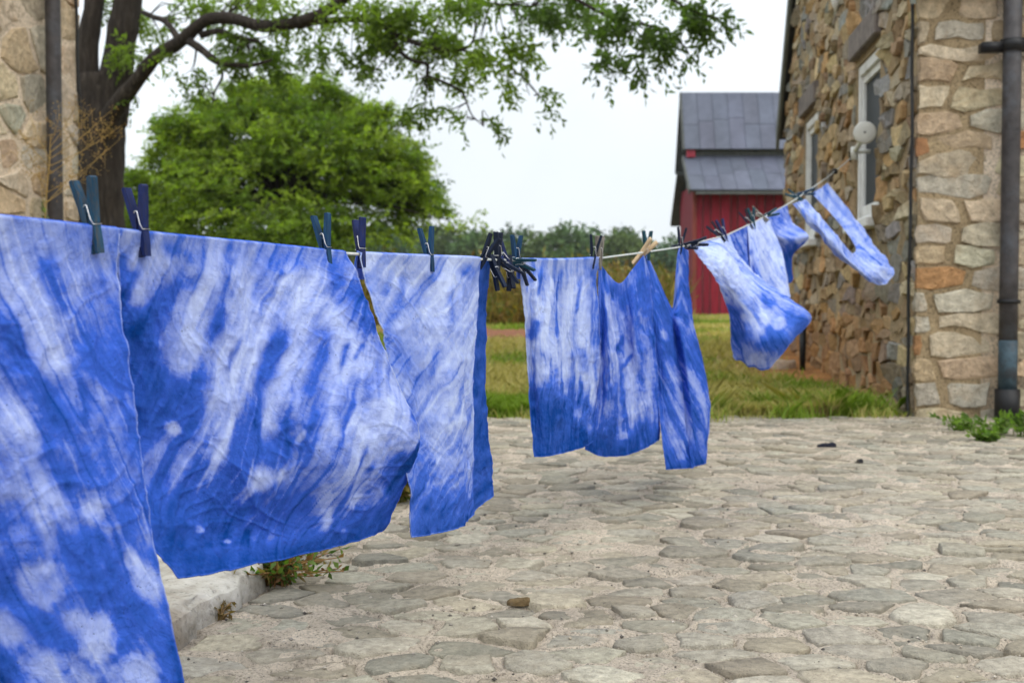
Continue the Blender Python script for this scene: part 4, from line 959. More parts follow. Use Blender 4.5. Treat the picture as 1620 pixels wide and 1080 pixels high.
# cloth controls: rows from the cord down; every entry is a sighting and a distance
#CLOTHS-BEGIN
CL = {
 'A': dict(cols=4, vs=[0, .33, .66, 1], rows=[[(-400, 312), (-150, 334), (50, 354), (184, 368)], [(-425, 590), (-160, 595), (60, 598), (205, 600)], [(-430, 880), (-150, 862), (75, 850), (238, 845)], [(-430, 1170), (-140, 1150), (95, 1122), (292, 1105)]],
           dY=[[0, 0, 0, 0], [.0, .03, -.01, -.01], [.02, .05, .0, -.01], [.04, .07, .02, .0]], n=(220, 260), mat='dye_a', amp=1.0, flap=1),
 'B': dict(cols=4, vs=[0, .33, .66, .85, 1], rows=[[(184, 369), (300, 380), (420, 391), (543, 403)], [(190, 560), (325, 565), (455, 555), (590, 525)], [(206, 740), (362, 745), (510, 725), (656, 682)], [(234, 850), (365, 842), (500, 815), (634, 765)], [(280, 914), (400, 893), (505, 870), (604, 836)]],
           dY=[[0, 0, 0, 0], [.04, .03, .0, .02], [.06, .06, .02, .08], [.04, .08, .06, .10], [.06, .08, .07, .10]], n=(240, 260), mat='dye_a', amp=1.0, flap=1),
 'C': dict(cols=5, vs=[0, .33, .66, .85, 1], rows=[[(566, 404), (640, 407), (702, 409), (754, 411), (773, 416)], [(606, 540), (668, 548), (718, 555), (750, 560), (772, 560)], [(630, 690), (682, 700), (725, 702), (749, 705), (774, 690)], [(644, 780), (690, 780), (728, 775), (748, 770), (777, 745)], [(652, 849), (692, 843), (727, 832), (747, 818), (779, 784)]],
           dY=[[0, 0, 0, 0, .10], [.02, .03, 0, .0, .12], [.04, .05, .02, .03, .14], [.05, .05, .03, .04, .15], [.06, .05, .03, .04, .15]], n=(220, 220), mat='dye_b', amp=.8, flap=1),
 'D': dict(cols=5, vs=[0, .33, .66, 1], rows=[[(822, 413), (850, 413), (880, 413), (912, 412), (945, 410)], [(831, 515), (858, 518), (888, 520), (918, 520), (949, 515)], [(838, 620), (866, 622), (894, 620), (922, 615), (948, 605)], [(845, 722), (872, 719), (898, 714), (922, 706), (944, 694)]],
           dY=[[0, 0, 0, 0, 0], [.03, -.04, .04, -.02, .02], [.04, -.03, .06, .0, .05], [.04, .0, .06, .02, .07]], n=(150, 170), mat='dye_b', amp=.8, flap=1),
 'E': dict(cols=5, vs=[0, .3, .66, 1], rows=[[(946, 411), (962, 434), (981, 448), (1001, 425), (1019, 402)], [(948, 515), (968, 522), (988, 526), (1008, 515), (1028, 500)], [(946, 620), (968, 628), (990, 628), (1014, 615), (1036, 605)], [(926, 710), (952, 721), (985, 720), (1014, 710), (1039, 695)]],
           dY=[[0, 0, .04, 0, 0], [.02, -.05, .06, -.03, .03], [.03, -.04, .05, .0, .05], [.0, -.02, .05, .03, .06]], n=(120, 140), mat='dye_a', amp=.8, flap=0),
 'F': dict(cols=6, vs=[0, .3, .66, 1], rows=[[(1022, 400), (1038, 434), (1056, 474), (1065, 484), (1073, 396), (1089, 396)], [(1031, 515), (1048, 518), (1064, 522), (1078, 522), (1086, 508), (1097, 502)], [(1043, 630), (1060, 634), (1078, 636), (1096, 634), (1111, 630), (1122, 622)], [(1055, 742), (1070, 741), (1086, 740), (1100, 738), (1111, 733), (1119, 726)]],
           dY=[[0, .02, .06, .04, .0, 0], [.02, -.05, .05, -.03, .04, .10], [.03, -.03, .05, -.02, .05, .10], [.0, .0, .05, .02, .05, .08]], n=(120, 140), mat='dye_a', amp=.7, flap=0),
 'G': dict(cols=4, vs=[0, .33, .66, .85, 1], rows=[[(1091, 388), (1112, 383), (1132, 378), (1153, 372)], [(1132, 440), (1152, 428), (1172, 420), (1192, 428)], [(1154, 500), (1184, 500), (1216, 488), (1246, 470)], [(1157, 545), (1192, 552), (1238, 545), (1281, 506)], [(1163, 568), (1190, 580), (1219, 581), (1222, 552)]],
           dY=[[0, 0, 0, 0], [.05, -.05, .04, -.08], [.20, .02, -.05, -.12], [.30, .05, -.08, -.05], [.30, .2, .15, .25]], n=(110, 140), mat='dye_b', amp=1.1, flap=0),
 'H': dict(cols=3, vs=[0, .5, 1], rows=[[(1152, 372), (1170, 364), (1188, 355)], [(1166, 410), (1180, 408), (1193, 398)], [(1182, 446), (1192, 450), (1203, 448)]],
           dY=[[0, 0, 0], [.1, .02, .1], [.15, .05, .15]], n=(60, 80), mat='dye_a', amp=.5, flap=0),
 'K': dict(cols=4, vs=[0, .4, .7, 1], rows=[[(1182, 358), (1192, 352), (1202, 348), (1213, 342)], [(1186, 410), (1202, 405), (1218, 398), (1233, 388)], [(1192, 446), (1208, 446), (1226, 440), (1242, 428)], [(1204, 464), (1220, 468), (1236, 472), (1250, 470)]],
           dY=[[0, 0, 0, 0], [-.05, -.14, -.02, -.1], [-.1, -.2, -.1, -.15], [-.12, -.2, -.12, -.18]], n=(80, 100), mat='dye_b', amp=.5, flap=0),
 'I': dict(cols=3, vs=[0, .3, .52, .74, 1], rows=[[(1210, 343), (1227, 334), (1245, 324)], [(1218, 371), (1236, 364), (1254, 352)], [(1232, 388), (1249, 382), (1279, 375)], [(1238, 412), (1246, 410), (1254, 404)], [(1240, 446), (1247, 448), (1253, 442)]],
           dY=[[0, 0, 0], [.08, -.08, .0], [.15, -.1, -.25], [.2, .1, .2], [.25, .15, .25]], n=(70, 110), mat='dye_a', amp=.5, flap=0),
 'J': dict(cols=7, vs=[0, .5, 1], rows=[[(1275, 316), (1318, 366), (1343, 396), (1351, 400), (1352, 388), (1325, 350), (1284, 306)], [(1262, 320), (1311, 378), (1358, 426), (1380, 430), (1383, 410), (1345, 357), (1297, 298)], [(1254, 322), (1306, 384), (1364, 436), (1396, 450), (1409, 424), (1364, 362), (1309, 290)]],
           dY=[[0, -.3, -.5, -.55, -.5, -.3, 0], [0, -.35, -.55, -.65, -.6, -.35, 0], [0, -.3, -.5, -.55, -.55, -.3, 0]], n=(120, 50), mat='dye_b', amp=1.3, flap=0, topx=[1256, 1262, 1272, 1282, 1290, 1298, 1308]),
}
def cloth_grid(k, nu, nv):
    c = CL[k]; R = np.array(c['rows'], float); us = np.linspace(0, 1, c['cols']); vs = np.array(c['vs'])
    tx = np.array(c.get('topx') or R[0, :, 0]); Y = lineY(tx)[None, :] + np.array(c['dY'])
    if k == 'J': Y = Y * .93 + .07 * 5.6 + np.array([.0])
    P = at(R[..., 0], R[..., 1], Y)
    U = np.linspace(0, 1, nu); Vv = np.linspace(0, 1, nv)
    G = hermite(vs, P, Vv)                              # nv, cols, 3
    return np.transpose(hermite(us, np.transpose(G, (1, 0, 2)), U), (1, 0, 2)), U, Vv
#CLOTHS-END
DYE = {}
#DYE-BEGIN
DYE = {
 'A': dict(sz=(652, 795), g=[(0, 0.38), (0.5, 0.52), (1, 0.66)], cloud=0.35, s=[([(0.572,0.031),(0.899,0.044)],25,0.3,0.8),([(0.572,0.094),(0.679,0.17),(0.711,0.277)],42,0.12,0.8),([(0.673,0.075),(0.711,0.101),(0.755,0.157),(0.805,0.182)],20,0.74,0.6),([(0.792,0.101),(0.862,0.151)],24,0.2,0.8),([(0.566,0.22),(0.616,0.283),(0.648,0.321)],18,0.7,0.6),([(0.849,0.189),(0.855,0.277),(0.962,0.333)],32,0.7,0.4),([(0.975,0.164),(0.969,0.358),(0.987,0.491)],20,0.66,0.6),([(0.717,0.283)],30,0.12,0.8),([(0.673,0.333),(0.692,0.396),(0.736,0.453)],24,0.74,0.6),([(0.862,0.333),(0.887,0.384)],12,0.25,0.6),([(0.566,0.365),(0.61,0.44),(0.667,0.572),(0.736,0.623)],30,0.2,0.5),([(0.553,0.528),(0.572,0.591)],18,0.25,0.5),([(0.654,0.465),(0.686,0.522),(0.761,0.572)],16,0.78,0.5),([(0.836,0.491),(0.906,0.491)],32,0.72,0.7),([(0.874,0.585),(0.975,0.642)],28,0.7,0.7),([(0.843,0.579),(0.761,0.629)],17,0.08,0.35),([(0.629,0.748)],32,0.1,0.35),([(0.648,0.755)],16,0.4,0.9),([(0.767,0.855)],32,0.06,0.3),([(0.95,0.761)],27,0.1,0.4),([(0.906,0.711)],16,0.22,0.6),([(0.874,0.943)],34,0.12,0.4),([(0.648,0.931)],44,0.14,0.4),([(0.553,0.824)],27,0.14,0.6),([(0.742,0.943)],11,0.2,0.5),([(0.711,0.83)],17,0.25,0.6),([(0.541,0.723),(0.585,0.792),(0.66,0.849),(0.723,0.893)],17,0.8,0.6),([(0.799,0.73),(0.881,0.805),(0.943,0.862)],22,0.7,0.7),([(0.987,0.862),(0.994,0.981)],11,0.9,0.6)]),
 'B': dict(sz=(409, 512), g=[(0, 0.3), (0.3, 0.22), (0.5, 0.34), (0.68, 0.58), (0.8, 0.7), (1, 0.82)], cloud=0.28, s=[([(0.05,0.132),(0.082,0.327),(0.119,0.472),(0.164,0.616)],48,0.88,0.6),([(0.094,0.327),(0.157,0.396)],34,0.85,0.7),([(0.283,0.352),(0.17,0.465)],12,0.98,0.9),([(0.013,0.044),(0.038,0.119)],10,0.6,0.6),([(0.019,0.101),(0.025,0.327),(0.025,0.585)],14,0.9,0.7),([(0.075,0.157)],16,0.15,0.7),([(0.157,0.113),(0.296,0.038)],17,0.12,0.6),([(0.195,0.164),(0.314,0.082)],18,0.6,0.4),([(0.107,0.226),(0.283,0.113)],11,0.72,0.5),([(0.182,0.025),(0.352,0.057)],9,0.55,0.6),([(0.17,0.396),(0.283,0.252),(0.371,0.107)],20,0.04,0.6),([(0.208,0.321)],18,0.25,0.8),([(0.509,0.006),(0.472,0.101),(0.428,0.195),(0.377,0.252),(0.327,0.302)],9,0.78,0.5),([(0.566,0.025),(0.503,0.176),(0.528,0.289),(0.352,0.428),(0.314,0.522)],24,0.06,0.7),([(0.484,0.27),(0.396,0.377)],4,0.5,0.6),([(0.66,0.019),(0.566,0.17)],4,0.5,0.6),([(0.711,0.025),(0.937,0.025)],18,0.52,0.8),([(0.843,0.113),(0.748,0.182),(0.61,0.409),(0.522,0.478),(0.472,0.566)],21,0.03,0.6),([(0.679,0.233),(0.591,0.352),(0.503,0.44),(0.44,0.566)],12,0.76,0.5),([(0.642,0.289),(0.572,0.358)],10,0.82,0.4),([(0.818,0.252),(0.767,0.358),(0.711,0.428),(0.66,0.503)],11,0.68,0.5),([(0.893,0.075),(0.975,0.189),(0.981,0.352)],22,0.68,0.6),([(0.893,0.025),(0.931,0.075)],12,0.62,0.6),([(0.881,0.296),(0.874,0.421),(0.918,0.472)],18,0.1,0.7),([(0.868,0.34),(0.818,0.415)],4,0.65,0.5),([(0.925,0.358),(0.855,0.403)],3,0.6,0.5),([(0.937,0.453),(0.836,0.535)],13,0.45,0.7),([(0.95,0.516),(0.836,0.61),(0.774,0.717),(0.767,0.824)],21,0.03,0.6),([(0.981,0.61),(0.931,0.723)],14,0.15,0.7),([(0.151,0.535)],9,0.08,0.5),([(0.447,0.686)],15,0.05,0.6),([(0.522,0.692)],8,0.12,0.6),([(0.61,0.579)],10,0.08,0.6),([(0.164,0.805)],5,0.15,0.5),([(0.201,0.83)],6,0.18,0.5),([(0.302,0.881)],5,0.18,0.5),([(0.333,0.484),(0.277,0.642)],13,0.12,0.7),([(0.667,0.73),(0.704,0.849),(0.692,0.943)],10,0.12,0.6),([(0.761,0.943)],6,0.15,0.5),([(0.761,0.849),(0.83,0.799)],14,0.08,0.6),([(0.893,0.893),(0.893,0.805)],10,0.3,0.7),([(0.0,0.925),(0.346,0.981),(0.717,0.975),(0.975,0.956)],17,0.97,0.7),([(0.101,0.711),(0.069,0.95)],32,0.93,0.7),([(0.428,0.811),(0.591,0.799)],28,0.78,0.7),([(0.314,0.61),(0.503,0.585)],16,0.7,0.8),([(0.774,0.748),(0.692,0.987)],4,0.75,0.5),([(0.912,0.855),(0.881,0.962)],4,0.65,0.5),([(0.692,0.516),(0.585,0.635)],4,0.65,0.6),([(0.811,0.648),(0.748,0.799)],3,0.5,0.5)]),
 'C': dict(sz=(163, 421), g=[(0, 0.14), (0.5, 0.17), (0.72, 0.38), (1, 0.66)], cloud=0.22, s=[([(0.252,0.044),(0.164,0.164),(0.057,0.264),(0.0,0.333)],4,0.55,0.6),([(0.17,0.044),(0.069,0.157)],3,0.4,0.6),([(0.352,0.119),(0.277,0.239),(0.195,0.327)],9,0.36,0.6),([(0.522,0.094),(0.478,0.233),(0.371,0.346),(0.296,0.465)],4,0.55,0.6),([(0.013,0.27),(0.113,0.39),(0.27,0.484)],13,0.52,0.6),([(0.038,0.503),(0.132,0.648),(0.201,0.805)],22,0.62,0.7),([(0.352,0.17),(0.396,0.346)],14,0.04,0.7),([(0.623,0.289),(0.56,0.535),(0.597,0.648)],17,0.05,0.7),([(0.308,0.566),(0.327,0.755)],14,0.2,0.7),([(0.61,0.403),(0.465,0.566)],4,0.5,0.6),([(0.717,0.509),(0.597,0.648)],3,0.5,0.6),([(0.0,0.893),(0.302,0.912),(0.44,0.981)],26,0.8,0.7),([(0.006,0.981),(0.736,0.987)],8,0.9,0.6),([(0.358,0.855),(0.686,0.943)],10,0.72,0.6),([(0.711,0.019),(0.623,0.069)],9,0.62,0.7),([(0.862,0.025),(0.874,0.327),(0.899,0.541)],7,0.92,0.4),([(0.937,0.648),(0.95,0.742)],6,0.55,0.5),([(0.906,0.799),(0.969,0.95)],9,0.95,0.5)]),
 'D': dict(sz=(115, 300), g=[(0, 0.3), (0.2, 0.16), (0.5, 0.18), (0.64, 0.5), (0.74, 0.88), (1, 0.96)], cloud=0.2, s=[([(0.289,0.019),(0.195,0.182)],2.5,0.7,0.6),([(0.56,0.019),(0.459,0.208),(0.371,0.428)],2.8,0.7,0.6),([(0.792,0.057),(0.704,0.264)],2.2,0.62,0.6),([(0.623,0.428),(0.547,0.66)],2.5,0.6,0.6),([(0.365,0.05),(0.277,0.333),(0.403,0.572)],6,0.03,0.6),([(0.66,0.082),(0.528,0.327),(0.522,0.629)],6,0.03,0.6),([(0.83,0.208),(0.799,0.465),(0.931,0.818)],6,0.06,0.6),([(0.943,0.013),(0.937,0.34),(0.956,0.484)],8,0.68,0.6),([(0.17,0.289),(0.05,0.409)],6,0.8,0.6),([(0.094,0.208)],6,0.2,0.6),([(0.189,0.478)],9,0.2,0.7),([(0.717,0.409),(0.811,0.579)],5,0.5,0.7),([(0.616,0.736),(0.83,0.887),(0.943,0.943)],8,0.25,0.7),([(0.044,0.61),(0.201,0.755),(0.434,0.906)],17,0.96,0.6),([(0.057,0.943),(0.836,0.975)],12,0.98,0.6)]),
 'E': dict(sz=(100, 286), g=[(0, 0.6), (0.4, 0.5), (0.75, 0.6), (1, 0.95)], cloud=0.35, s=[([(0.132,0.113),(0.34,0.252),(0.447,0.421)],7,0.15,0.5),([(0.774,0.006),(0.711,0.088)],9,0.42,0.5),([(0.201,0.428)],6,0.2,0.6),([(0.509,0.377),(0.61,0.579),(0.66,0.805)],10,0.15,0.6),([(0.918,0.491),(0.805,0.792)],8,0.22,0.6),([(0.535,0.308),(0.308,0.421)],4,0.82,0.4),([(0.642,0.434),(0.44,0.497)],3,0.78,0.4),([(0.22,0.667),(0.22,0.792)],11,0.32,0.5),([(0.044,0.975),(0.453,0.969),(0.969,0.981)],11,0.97,0.5),([(0.239,0.025),(0.66,0.157)],11,0.78,0.6),([(0.484,0.881)],6,0.25,0.6),([(0.088,0.151),(0.044,0.447)],4,0.85,0.5)]),
 'F': dict(sz=(94, 302), g=[(0, 0.62), (1, 0.62)], cloud=0.35, s=[([(0.075,0.05),(0.346,0.296),(0.535,0.434)],14,0.82,0.6),([(0.208,0.34)],6,0.3,0.6),([(0.264,0.491),(0.415,0.673),(0.541,0.887)],8,0.26,0.6),([(0.585,0.465),(0.774,0.692),(0.855,0.862)],8,0.24,0.6),([(0.893,0.302),(0.893,0.371)],8,0.3,0.6),([(0.195,0.836),(0.333,0.969)],6,0.3,0.6),([(0.409,0.553),(0.642,0.83)],3.5,0.8,0.5),([(0.818,0.453),(0.937,0.648)],3,0.75,0.5),([(0.044,0.987),(0.906,0.987)],5,0.85,0.6),([(0.855,0.025),(0.811,0.119)],5,0.45,0.5)]),
 'G': dict(sz=(88, 231), g=[(0, 0.06), (0.3, 0.1), (0.6, 0.35), (0.85, 0.5), (1, 0.3)], cloud=0.25, s=[([(0.164,0.069),(0.358,0.39),(0.686,0.566)],16,0.02,0.6),([(0.113,0.56),(0.082,0.843)],13,0.84,0.5),([(0.314,0.66)],7,0.3,0.5),([(0.39,0.799),(0.698,0.843)],11,0.85,0.5),([(0.585,0.692)],8,0.12,0.4),([(0.692,0.748)],6,0.12,0.4),([(0.434,0.742)],5,0.25,0.5),([(0.836,0.711),(0.836,0.893)],4,0.75,0.5),([(0.899,0.774),(0.931,0.874)],3,0.75,0.5),([(0.711,0.553),(0.648,0.673)],4,0.65,0.5),([(0.277,0.893),(0.516,0.943)],12,0.12,0.5),([(0.031,1.0),(0.673,1.0)],2.5,0.75,0.5)]),
 'H': dict(sz=(31, 88), g=[(0, 0.5), (1, 0.6)], cloud=0.3, s=[]),
 'K': dict(sz=(49, 124), g=[(0, 0.04), (0.5, 0.1), (1, 0.16)], cloud=0.3, s=[([(0.107,0.447),(0.138,0.742)],4,0.5,0.6),([(0.025,0.327)],4,0.55,0.6)]),
 'I': dict(sz=(34, 122), g=[(0, 0.42), (0.4, 0.3), (0.55, 0.5), (0.68, 0.92), (1, 0.85)], cloud=0.25, s=[([(0.855,0.509)],6,0.15,0.5)]),
 'J': dict(sz=(324, 44), g=[(0, 0.3), (0.5, 0.2), (1, 0.3)], cloud=0.3, s=[([(0.635,0.377)],4,0.98,0.4),([(0.623,0.541)],3,0.9,0.4),([(0.27,0.164)],3,0.95,0.4),([(1.0,0.623),(0.843,0.698),(0.673,0.73)],5,0.42,0.6)]),
}
#DYE-END
STREAK = {'A': (.45, .045, .16), 'B': (-.60, .095, .34), 'C': (-.62, .085, .26), 'D': (-.10, .10, .34), 'E': (.1, .08, .35), 'F': (.42, .10, .38), 'G': (.35, .09, .30), 'H': (.2, .1, .3), 'K': (.25, .12, .22), 'I': (.3, .12, .25), 'J': (.6, .12, .25)}
def dyefield(k, U, V, S, Tt):
    """dye depth 0..1 over the cloth: a ground tone, feathered streaks, then soft strokes (points in cloth coordinates, width, tone, softness)"""
    d = DYE[k]; seed = ord(k); W_, H_ = d['sz']; A = U * W_; B = V * H_; z = 300.0 / math.sqrt(W_ * H_) ; a, b = A * z, B * z
    w1 = fbm(a * .012, b * .012, 0, seed + 3, 3) - .5; w2 = fbm(a * .012, b * .012, 5.5, seed + 9, 3) - .5
    f1 = fbm(a * .07, b * .07, 0, seed + 5, 4) - .5; f2 = fbm(a * .07, b * .07, 3.3, seed + 6, 4) - .5
    sl_, fr, am = STREAK[k]; n_ = math.hypot(1, sl_); across = (a - sl_ * b) / n_ + w1 * 14; along = (sl_ * a + b) / n_
    stk = sstep(.26, .74, fbm(across * fr, along * fr * .07, 0, seed + 33, 5, .55)) - .5
    gv = np.interp(V + w2 * .12 + f2 * .06 + stk * .06, [q for q, t in d['g']], [t for q, t in d['g']])
    val = gv + (fbm(a * .022, b * .022, 0, seed + 21, 5) - .5) * d.get('cloud', .35) * .75
    val = val + stk * am * .9 * (1 - .75 * sstep(.62, .85, gv))
    fib = fbm(across * .34, along * .03, 0, seed + 37, 4, .65) - .5; cr = fbm(a * .16, b * .16, 0, seed + 39, 4, .65) - .5
    for (pts, wd, tone, soft) in d['s']:
        wd = wd * 1.12; P = np.array(pts, float) * np.array([W_, H_]); wv = min(wd, 12) * 1.2; q_ = 1.0 if len(pts) > 1 else .3; X = A + q_ * (w1 * wv * .6 + f1 * wd * .55); Y = B + q_ * (w2 * wv * .6 + f2 * wd * .55)
        if len(P) == 1: rel = np.hypot(X - P[0, 0], Y - P[0, 1]) / wd
        else:
            L = np.r_[0, np.cumsum(np.linalg.norm(np.diff(P, axis=0), axis=1))]; rel = np.full(A.shape, 1e9); fade = np.zeros(A.shape)
            for q, (p0, p1) in enumerate(zip(P[:-1], P[1:])):
                ab = p1 - p0; t = np.clip(((X - p0[0]) * ab[0] + (Y - p0[1]) * ab[1]) / (ab @ ab + 1e-9), 0, 1)
                tt = (L[q] + t * (L[q + 1] - L[q])) / L[-1]; r_ = np.hypot(X - p0[0] - t * ab[0], Y - p0[1] - t * ab[1]) / wd
                en = np.minimum(1, wd / L[-1] * .6 + .12); fd = sstep(-.02, en, tt) * sstep(1.02, 1 - en, tt) * .75 + .25 * np.exp(-(np.minimum(r_, 3))**2)
                up_ = r_ < rel; fade = np.where(up_, fd, fade); rel = np.where(up_, r_, rel)
        line = len(P) > 1; e_ = .55 + .45 * soft if line else .2 + .6 * soft
        al = sstep(1 + e_ * 1.2, max(1 - e_, .0), rel + ((fib * 1.6 + stk * .3) if line else fib * .4) * (.4 + soft * .6) + cr * (.7 if line else .4)) * (.88 + .4 * fib) * (fade if line else 1.0)
        val = val + (tone - val) * np.clip(al, 0, .95)
    mot = fbm(a * .045, b * .045, 0, seed + 61, 5, .6) - .5
    pl = (1 - np.abs(2 * vnoise(across * .085, along * .007, 0, seed + 71) - 1))**9 * sstep(.45, .62, fbm(a * .015, b * .015, 0, seed + 72, 2))
    pw_ = (1 - np.abs(2 * vnoise(across * .11, along * .008, 0, seed + 73) - 1))**7 * sstep(.42, .62, fbm(a * .015, b * .015, 2, seed + 74, 2))
    val = val + pl * .38 - pw_ * .30 + fib * .26 + cr * .20 + stk * am * .2 * (1 - .75 * sstep(.62, .85, gv)) + mot * .20
    if k == 'C': val = val + (.88 + mot * .5 - val) * sstep(.775, .80, U)
    return np.clip(.47 + (val - .47) * .86, 0, 1)
LAB = {'A': 'mottled indigo cloth with pale round spots, nearest the camera at left', 'B': 'wide indigo tie-dyed cloth with pale streaks and deep blue hem, second from left',
       'C': 'pale lavender-blue tie-dyed cloth with diagonal lines and a dark folded edge', 'D': 'pleated cloth fading from pale streaks above to solid deep blue below',
       'E': 'blue patterned cloth sagging between a grey peg and a raw wooden peg', 'F': 'medium blue streaked cloth sagging from its pegs in front of the barn edge',
       'G': 'pale and blue spotted cloth blown sideways, lifting over the grass', 'H': 'small plain mid-blue cloth hanging in front of the red barn wall',
       'K': 'pale blue narrow cloth hanging in front of the barn and house corner', 'I': 'short blue cloth with a pointed tip blowing toward the far window', 'J': 'light blue cloth blown out in a long loop against the stone house'}
HEMV = {}
def make_cloth(k):
    c = CL[k]; nu, nv = c['n']; G, U, Vv = cloth_grid(k, nu, nv); UU, VV = np.meshgrid(U, Vv)
    # metric coordinates in the cloth, centimetres
    w = np.linalg.norm(np.diff(G[nv // 2], axis=0), axis=1).sum() * 100; h = np.linalg.norm(np.diff(G[:, nu // 2], axis=0), axis=1).sum() * 100
    S, Tt = UU * w, VV * h; seed = ord(k) * 7
    du = np.gradient(G, axis=1); dv = np.gradient(G, axis=0); N = np.cross(du, dv); N /= np.linalg.norm(N, axis=2, keepdims=True) + 1e-12
    N *= np.sign((N * LFR).sum(2).mean()) or 1
    ease = sstep(0, .10, VV); wx = fbm(S * .05, Tt * .05, 0, seed, 3) * 30
    fold = (fbm((S + wx * .4) * .085, Tt * .018, 0, seed + 1, 3) - .5) * .030 * ease
    crin = (ridge(S * .16 + wx * .05, Tt * .12, seed + 2, 3) - .6) * .010 * ease
    fine = 0
    for q_, an in enumerate((.35, 1.15, 2.0, 2.7)):
        p_, r_ = S * math.cos(an) + Tt * math.sin(an), -S * math.sin(an) + Tt * math.cos(an)
        fine = fine + (1 - np.abs(2 * vnoise(p_ * .42 + fbm(S * .1, Tt * .1, 0, seed + 90, 2) * 2.5, r_ * .07, 0, seed + 70 + q_) - 1))**5 * sstep(.4, .65, fbm(S * .12, Tt * .12, q_ * 3.1, seed + 80, 2)) * .0024
    fine = (fine + (ridge(S * .7, Tt * .6, seed + 5, 2) - .6) * .0012) * (.3 + .7 * ease)
    G = G + N * ((fold + crin + fine) * c['amp'])[..., None]
    if c['flap']: G = G + (LFR * .0042 + UP * .0042) * np.exp(-Tt / 1.5)[..., None]
    dye = dyefield(k, UU, VV, S, Tt)
    e = np.minimum(np.minimum(S, w - S), h - Tt)
    dye = np.clip(dye + .06 * sstep(.9, .5, e) * sstep(0, .3, e), 0, 1)
    flap_rows = []
    if c['flap']:
        T0 = G[0]; 
        for (bk, dn) in ((.0115, .045), (.0105, .018), (.0060, -.0005)):
            flap_rows.append(T0 - LFR * bk - UP * dn + UP * .002)
        G = np.concatenate([np.array(flap_rows), G]); S = np.concatenate([S[:3], S]); Tt = np.concatenate([-Tt[1:4][::-1] * 3, Tt]); dye = np.concatenate([np.clip(dye[:3] + .25, 0, 1), dye]); nv += 3
    i = np.arange(nv * nu).reshape(nv, nu); F = np.stack([i[:-1, :-1], i[1:, :-1], i[1:, 1:], i[:-1, 1:]], -1).reshape(-1, 4)
    base = np.array([G[..., 0].mean(), G[..., 1].mean(), G[..., 2].min()])
    E = empty('dyed_cloth', base, LAB[k], 'cloth', 'indigo cloths on the line')
    o = obj('fabric', G.reshape(-1, 3), F, M[c['mat']], E, origin=base, fattr={'dye': dye}, uv=np.stack([S, Tt], -1).reshape(-1, 2))
    sm = o.modifiers.new('thickness', 'SOLIDIFY'); sm.thickness = .0009; sm.offset = 0
    # rolled hem down the two sides and along the bottom
    f0 = len(flap_rows); path = np.concatenate([G[f0 + 2:, 0], G[-1, 1:-1], G[f0 + 2:, -1][::-1]]); pd = np.concatenate([dye[f0 + 2:, 0], dye[-1, 1:-1], dye[f0 + 2:, -1][::-1]]); ps = np.concatenate([S[f0 + 2:, 0], S[-1, 1:-1], S[f0 + 2:, -1][::-1]]); pt = np.concatenate([Tt[f0 + 2:, 0], Tt[-1, 1:-1], Tt[f0 + 2:, -1][::-1]])
    mb = MB(); mb.tube(path, .0013, 5); V = np.concatenate(mb.V)
    hm = obj('hem', V, mb.F, M[c['mat']], E, fattr={'dye': np.repeat(np.clip(pd - .14, 0, 1), 5)}, uv=np.repeat(np.stack([ps, pt], -1), 5, 0))
for k in CL: make_cloth(k)

# ------------------------------------------------------------------ clothes pegs
def peg_meshes():
    prof = [(.0012, -.044), (.0052, -.045), (.0066, -.030), (.0072, -.0145), (.0064, -.0130), (.0074, -.0115), (.0098, .002), (.0155, .0355), (.0135, .0375), (.0098, .0370), (.0030, .006), (.0008, .001), (.0016, -.006), (.0016, -.020), (.0006, -.030)]
    out = []
    for sg in (1, -1):
        n = len(prof); V = [(sg * x, y, z) for y in (-.0052, .0052) for x, z in prof]; F = [tuple(range(n)), tuple(range(2 * n - 1, n - 1, -1))] + [((i + 1) % n, i, n + i, n + (i + 1) % n) for i in range(n)]
        if sg < 0: F = [tuple(reversed(f)) for f in F]
        out.append((V, F))
    mb = MB(); t = np.linspace(0, 2.5 * 2 * math.pi, 44); r = .0037
    coil = [(r * math.cos(a), -.0062 + .0124 * i / 43, +.0045 + r * math.sin(a)) for i, a in enumerate(t)]
    mb.tube([(.0079, .006, -.0138), (.0079, -.0066, -.0138), (.0055, -.0068, -.008)] + coil + [(-.0055, .0068, -.008), (-.0079, .0066, -.0138), (-.0079, -.006, -.0138)], .0006, 5)
    return out, (np.concatenate(mb.V), mb.F)
PRONG, SPRING = peg_meshes(); PEGM = {}
def peg_proto(mk):
    if mk not in PEGM:
        a = [mesh('prong', np.array(V), F, M[mk], smooth=False) for V, F in PRONG]; s = mesh('spring', SPRING[0], SPRING[1], M['steel']); PEGM[mk] = (*a, s)
    return PEGM[mk]
def peg(px, mk, label, tilt=0, roll=0, yaw=0, dz=.020, scale=1.0, group='clothes pegs on the line'):
    """tilt: leaning along the cord; roll: swinging about the cord; dz: height of the spring over the cord"""
    if 760 < px < 830: scale *= .90
    E = bpy.data.objects.new('clothes_peg', None); COL.objects.link(E); E.empty_display_size = .02
    X = Vector(LFR); Y = Vector(LDIR); Z = Vector((0, 0, 1)); R = Matrix((X, Y, Z)).transposed().to_4x4()
    R = R @ Matrix.Rotation(math.radians(roll), 4, 'Y') @ Matrix.Rotation(math.radians(tilt), 4, 'X') @ Matrix.Rotation(math.radians(yaw), 4, 'Z')
    p = lpt(px); off = R.to_3x3() @ Vector((0, 0, dz))
    E.matrix_world = Matrix.Translation(Vector(p) + off) @ R @ Matrix.Scale(scale, 4)
    tag(E, label, 'clothes peg', group)
    for nm, me in zip(('prong', 'prong', 'spring'), peg_proto(mk)):
        o = bpy.data.objects.new(nm, me); COL.objects.link(o); o.parent = E
